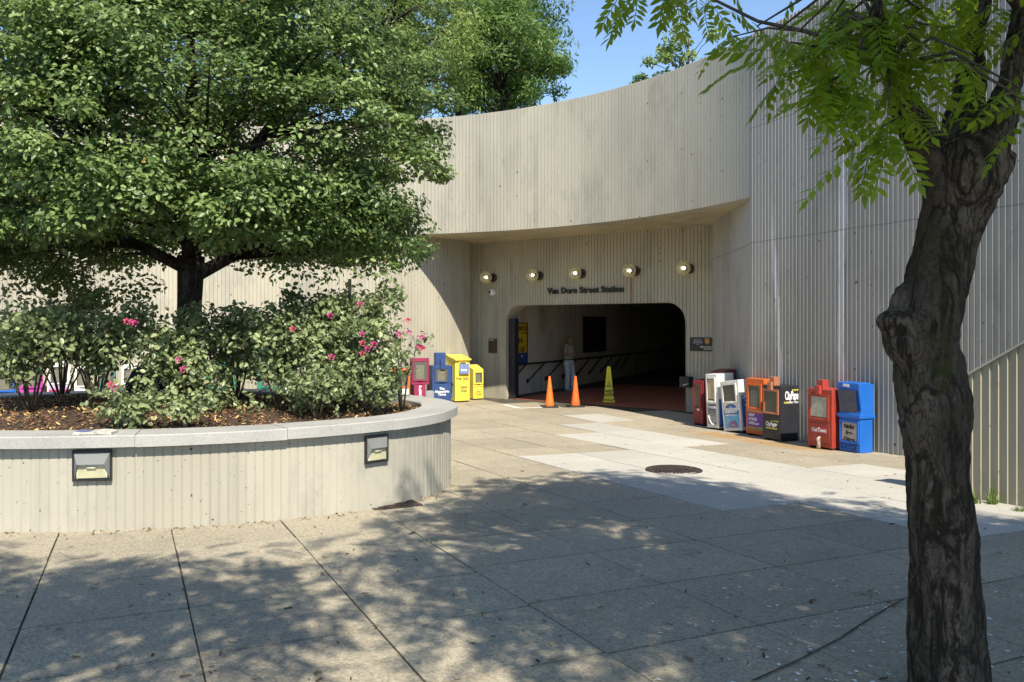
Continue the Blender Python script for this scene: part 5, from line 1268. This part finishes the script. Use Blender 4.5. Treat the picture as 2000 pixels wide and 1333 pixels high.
for i in range(n):
    x, y, z = float(co[i, 0]), float(co[i, 1]), float(co[i, 2]); wz = .12 * noise.noise((x * 6, y * 6, z * 2))
    a_ = noise.noise((x * 15 + wz * 10, y * 15, z * 3.0)); b_ = noise.noise((x * 34, y * 34, z * 8 + 5)); c_ = noise.noise((x * 5, y * 5, z * 2.2 + 9))
    d_ = noise.noise((x * 26 + wz * 8, y * 26, z * 9 + 3)); e_ = noise.noise((x * 60, y * 60, z * 26))
    dsp[i] = .009 * (1 - min(1, abs(a_) * 3.2)) * (.4 + abs(c_) * 1.6) + .007 * d_ + .004 * e_ + .010 * c_ - .006
co += no * dsp[:, None]; me.vertices.foreach_set('co', co.ravel()); me.update()
adopt(mesh_obj('trunk', me, M_bark), street)

# compound leaves: a drooping stalk with paired leaflets
def compound(seed, L=.33, pairs=8, ll=.078):
    rd = random.Random(seed); TVs = []; TFs = []; tn = []; base_t = rd.uniform(.3, .7); bend = rd.uniform(.12, .4)
    def rach(s): return V3((L * s * (1 - .12 * s), .012 * math.sin(s * 3 + seed), -bend * L * s * s))
    for k in range(6):                      # stalk as a thin flat-sided tube
        pass
    for k in range(pairs):
        s = .18 + .78 * k / (pairs - 1); p = rach(s); sz = ll * (1 - .35 * abs(s - .5)) * rd.uniform(.9, 1.1)
        for sd_ in (-1, 1):
            ang = R(68 - 22 * s) * sd_ + rd.uniform(-.1, .1); dr = -.35 + rd.uniform(-.25, .2)
            d = V3((math.cos(ang), math.sin(ang), dr)).normalized(); w_ = d.cross(V3((0, 0, 1))).normalized() * .20; up = V3((0, 0, .03))
            i = len(TVs); TVs += [p, p + (d * .42 + w_ + up) * sz, p + (d * .42 - w_ + up) * sz, p + d * sz, p + (d * .78 + w_ * .6) * sz, p + (d * .78 - w_ * .6) * sz, p + d * .45 * sz]
            TFs += [(i, i + 6, i + 1), (i, i + 2, i + 6), (i + 1, i + 6, i + 4), (i + 6, i + 2, i + 5), (i + 6, i + 3, i + 4), (i + 6, i + 5, i + 3)]; tn += [min(.94, max(0, base_t + rd.uniform(-.2, .25)))] * 7
    p = rach(.97); d = (rach(1) - rach(.9)).normalized(); w_ = V3((0, .17, 0)); i = len(TVs); sz = ll
    TVs += [p, p + (d * .45 + w_) * sz, p + (d * .45 - w_) * sz, p + d * sz]; TFs += [(i, i + 3, i + 1), (i, i + 2, i + 3)]; tn += [base_t] * 4
    for k in range(8):
        a, b = rach(k / 8), rach((k + 1) / 8); r_ = .0022
        i = len(TVs); TVs += [a + V3((0, r_, 0)), a + V3((0, -r_, 0)), a + V3((0, 0, r_)), b + V3((0, r_, 0)), b + V3((0, -r_, 0)), b + V3((0, 0, r_))]; tn += [.8] * 6
        for q, w2 in ((0, 1), (1, 2), (2, 0)): TFs += [(i + q, i + w2, i + 3 + w2), (i + q, i + 3 + w2, i + 3 + q)]
    return np.array([tuple(v) for v in TVs]), np.array(TFs), np.array(tn)
CL = [compound(s, random.Random(s).uniform(.27, .37), random.Random(s).randint(7, 9)) for s in range(7)]
def simple(seed):
    rd = random.Random(seed); tv, tf = [], []; L = .33
    for k in range(8):
        s = .15 + .8 * k / 7; p = V3((L * s, 0, -.3 * L * s * s))
        for sd_ in (-1, 1):
            a = R(66) * sd_ + rd.uniform(-.15, .15); d = V3((math.cos(a), math.sin(a), rd.uniform(-.5, 0))).normalized(); w_ = d.cross(V3((0, 0, 1))).normalized() * .19
            i = len(tv); tv += [p, p + (d * .5 + w_) * .085, p + d * .085, p + (d * .5 - w_) * .085]; tf += [(i, i + 2, i + 1), (i, i + 3, i + 2)]
    return np.array([tuple(v) for v in tv]), np.array(tf), np.full(len(tv), .5)
SL = [simple(s) for s in range(7)]
CLM = []
for s, (tv, tf, tn) in enumerate(CL):
    me = np_mesh('compound_leaf', tv, tf, tn, 3); me.materials.append(M_locust); CLM.append(me)
# twigs carrying the leaves that hang into the picture
twigs = [  # pixel, depth, number of leaves
    (1250, -30, 4.2, 6), (1300, -38, 4.3, 7), (1350, -30, 4.3, 6), (1395, -10, 4.2, 3), (1235, -60, 4.1, 4), (1330, -60, 4.0, 5),
    (1418, 14, 3.9, 1), (1478, 52, 3.8, 4), (1430, 60, 3.9, 2), (1520, 58, 3.7, 5), (1560, 62, 3.6, 6), (1590, 70, 3.55, 6), (1620, 40, 3.6, 6), (1600, 96, 3.5, 6), (1640, 96, 3.4, 7), (1675, 110, 3.4, 7),
    (1655, 30, 3.7, 7), (1690, 50, 3.5, 7), (1720, 30, 3.4, 7), (1700, 130, 3.35, 8), (1735, 170, 3.3, 7), (1735, 205, 3.25, 3), (1760, 110, 3.35, 7), (1775, 60, 3.4, 7), (1800, 20, 3.5, 7), (1790, 130, 3.3, 7),
    (1815, 95, 3.3, 5), (1830, 50, 3.6, 6), (1860, 20, 3.7, 6), (1955, 130, 3.3, 4), (1925, 60, 3.8, 6), (1950, 20, 3.8, 6), (1905, 110, 3.2, 1), (1990, 170, 3.2, 6), (2010, 200, 3.1, 5), (1968, 215, 3.3, 1),
    (2020, 60, 3.4, 6), (1985, 10, 3.6, 5), (1680, 10, 3.9, 6), (1740, -15, 3.6, 7), (1650, -25, 3.7, 7), (1560, -40, 3.9, 3), (1880, -30, 3.6, 7), (1800, -40, 3.4, 7), (1960, -40, 3.4, 7)]
hang = [((1748, 235, 3.3), 6, (1700, 310)), ((1600, 92, 3.5), 5, (1490, 120)), ((1640, 150, 3.4), 5, (1610, 210))]
placed = []                                # (position, yaw, pitch, roll, size, variant)
bm = B(); trunk_pts = [P(1722, 60, TY - .1), P(1740, 130, TY - .06), P(1716, 0, TY - .15), P(1900, 60, TY + .34), P(1980, 120, TY + .05), P(1992, 30, TY + .09), P(1700, -90, TY - .2)]
def add_leaves(tip, nl, dirv=None, rd=random):
    for k in range(nl):
        yaw = rd.uniform(0, 2 * math.pi) if dirv is None else math.atan2(dirv.y, dirv.x) + rd.uniform(-.9, .9)
        placed.append((tip + V3((rd.uniform(-.05, .05), rd.uniform(-.05, .05), rd.uniform(-.06, .05))), yaw, rd.uniform(-.05, .8), rd.uniform(-.4, .4), rd.uniform(.75, 1.1), rd.randrange(7)))
for px, py, y, nl in twigs:
    tip = P(px, py, y); j = min(trunk_pts, key=lambda q: (q - tip).length); m = j.lerp(tip, .5) + V3((0, 0, .10)); far = (tip - j).length
    if px > 1450 and far < 1.3: tube(bm, [j, m, tip], [.012, .008, .004], 5)
    add_leaves(tip, max(1, round(nl * .62)), None)
for (px, py, y), nl, (tx, ty) in hang:
    a, b = P(px, py, y), P(tx, ty, y - .1); tube(bm, [a, a.lerp(b, .5) + V3((0, 0, .05)), b.lerp(a, .3)], [.007, .005, .003], 5)
    for k in range(nl): add_leaves(a.lerp(b, k / nl * .75), 2, (b - a))
tube(bm, [P(1735, 105, TY - .08), P(1660, 96, 3.5), P(1575, 62, 3.6), P(1480, 42, 3.8), P(1395, 0, 4.1), P(1330, -45, 4.2), P(1220, -80, 4.3)], [.016, .013, .010, .008, .007, .006, .004], 6)
tube(bm, [P(1575, 62, 3.6), P(1500, 55, 3.75), P(1420, 75, 3.9)], [.006, .005, .003], 5)
# the rest of the crown, above the picture; it shades the paving
RDC = random.Random(5); rest = []
def seen(v):
    if v.y < .3: return False
    px, py = toPx(v); return -120 < px < 2120 and -75 < py < 1400
crown_c, crown_r = V3((4.1, 2.1, 6.3)), V3((3.9, 4.0, 2.0)); hubs2 = []
while len(hubs2) < 1080:
    d = V3((RDC.gauss(0, 1), RDC.gauss(0, 1), RDC.gauss(0, 1))).normalized(); r_ = RDC.uniform(.1, 1) ** .4; q = crown_c + V3((d.x * crown_r.x, d.y * crown_r.y, d.z * crown_r.z)) * r_
    if q.z < 4.3 or seen(q) or seen(q - V3((0, 0, .4))): continue
    if noise.noise((q.x * .9, q.y * .9, q.z * .5)) < -.34: continue
    gx_, gy_ = q.x, q.y
    for _ in range(3): k_ = (q.z - gz(gy_)) / SUN.z; gx_, gy_ = q.x - SUN.x * k_, q.y - SUN.y * k_
    if gy_ > 1.5:
        sx_, sy_ = toPx((gx_, gy_, gz(gy_))); edge = float(np.interp(sx_, (700, 780, 900, 1030, 1200, 1400, 1500, 1760, 2000), (1060, 1010, 965, 945, 930, 950, 985, 1010, 1030)))
        if sy_ < edge + 26 * noise.noise((sx_ * .016, q.z * 1.5, 1)) and gy_ < 16: continue
        if sx_ < 830 and sy_ > 1130 and RDC.random() < .85: continue
        if sx_ < 620 and RDC.random() < .8: continue
    k_ = (q.z - 4.3) / SUN.z; lx, ly = q.x - SUN.x * k_, q.y - SUN.y * k_
    if .6 < lx < 2.5 and 2.7 < ly < 4.1 and RDC.random() < .75: continue
    hubs2.append(q)
for q in hubs2:
    for k in range(8): rest.append((q + V3((RDC.gauss(0, .22), RDC.gauss(0, .22), RDC.gauss(0, .12))), RDC.uniform(0, 6.28), RDC.uniform(.0, .8), RDC.uniform(-.4, .4), RDC.uniform(.85, 1.15), RDC.randrange(7)))
lim = [P(1699, -90, TY - .2), P(2015, -120, TY + .15), P(1910, -120, TY + .5), P(1656, -220, TY - .3), P(2040, -300, TY + .3), P(1892, -260, TY + .7)]
for q in hubs2[::4]:
    j = min(lim, key=lambda s: (s - q).length); m = j.lerp(q, .5) + V3((0, 0, .3))
    if not seen(m): tube(bm, [j, m, q], [.04, .02, .005], 5)
adopt(obj('twigs', bm, M_stem, None, True), street)
inv = Matrix.Translation(-street.location)
def leaf_mx(p): return Matrix.Translation(p[0]) @ Matrix.Rotation(p[1], 4, 'Z') @ Matrix.Rotation(p[2], 4, 'Y') @ Matrix.Rotation(p[3], 4, 'X') @ Matrix.Scale(p[4], 4)
vis = [p for p in placed if -60 < toPx(p[0])[0] < 2060 and toPx(p[0])[1] > -140]; other = [p for p in placed if p not in vis] + rest
vis.sort(key=lambda p: p[0].y)
for p in vis[:295]:
    o = bpy.data.objects.new('compound_leaf', CLM[p[5]]); COL.objects.link(o); o.parent = street; o.matrix_basis = inv @ leaf_mx(p)
def merged_leaves(ps, name, CL=SL):
    Vs, Fs, Ts = [], [], []; off = 0
    for v in range(7):
        sel = [p for p in ps if p[5] == v]
        if not sel: continue
        Ms = np.array([np.array(leaf_mx(p)) for p in sel]); tv, tf, tn = CL[v]
        X = np.einsum('nij,kj->nki', Ms[:, :3, :3], tv) + Ms[:, None, :3, 3]; Fm = tf[None] + (np.arange(len(sel)) * len(tv))[:, None, None] + off
        Vs.append(X.reshape(-1, 3)); Fs.append(Fm.reshape(-1, 3)); Ts.append(np.tile(tn, len(sel))); off += len(sel) * len(tv)
    return mesh_obj(name, np_mesh(name, np.concatenate(Vs), np.concatenate(Fs), np.concatenate(Ts), 3), M_locust)
o = merged_leaves([p for p in vis[295:] + other if p[0].y < .3 or not seen(p[0] - V3((0, 0, .3)))], 'crown'); o['kind'] = 'stuff'; adopt(o, street)

# a second street tree of the same row stands behind the viewer; its crown dapples the paving on the left
nb = thing('street_tree', 'second street tree of the row, behind the viewpoint', 'tree', (-2.0, -3.2, gz(-3.2)))
bm = B(); b = V3(nb.location); tube(bm, [b, b + V3((.05, .1, 1.5)), b + V3((.2, .4, 3.2)), b + V3((.6, 1.5, 5))], [.2, .16, .15, .08], 12)
hubs3 = []
cc_, cr_ = V3((-1.7, .25, 5.6)), V3((2.2, 1.25, .9))
while len(hubs3) < 210:
    d = V3((RDC.gauss(0, 1), RDC.gauss(0, 1), RDC.gauss(0, 1))).normalized(); q = cc_ + V3((d.x * cr_.x, d.y * cr_.y, d.z * cr_.z)) * RDC.uniform(.1, 1) ** .45
    if q.z < 3.9 or seen(q) or seen(q - V3((0, 0, .4))): continue
    if noise.noise((q.x * 1.1 + 3, q.y * 1.1, q.z * .4)) < -.12: continue
    hubs3.append(q)
for q in hubs3[::3]: tube(bm, [b + V3((.4, 1.0, 4.3)), (b + V3((.4, 1.0, 4.3))).lerp(q, .5) + V3((0, 0, .3)), q], [.04, .02, .006], 5)
adopt(obj('trunk', bm, M_bark2, None, True), nb)
ps = [(q + V3((RDC.gauss(0, .22), RDC.gauss(0, .22), RDC.gauss(0, .12))), RDC.uniform(0, 6.28), RDC.uniform(0, .8), RDC.uniform(-.4, .4), RDC.uniform(.85, 1.15), RDC.randrange(7)) for q in hubs3 for _ in range(7)]
o = merged_leaves(ps, 'crown'); o['kind'] = 'stuff'; adopt(o, nb)
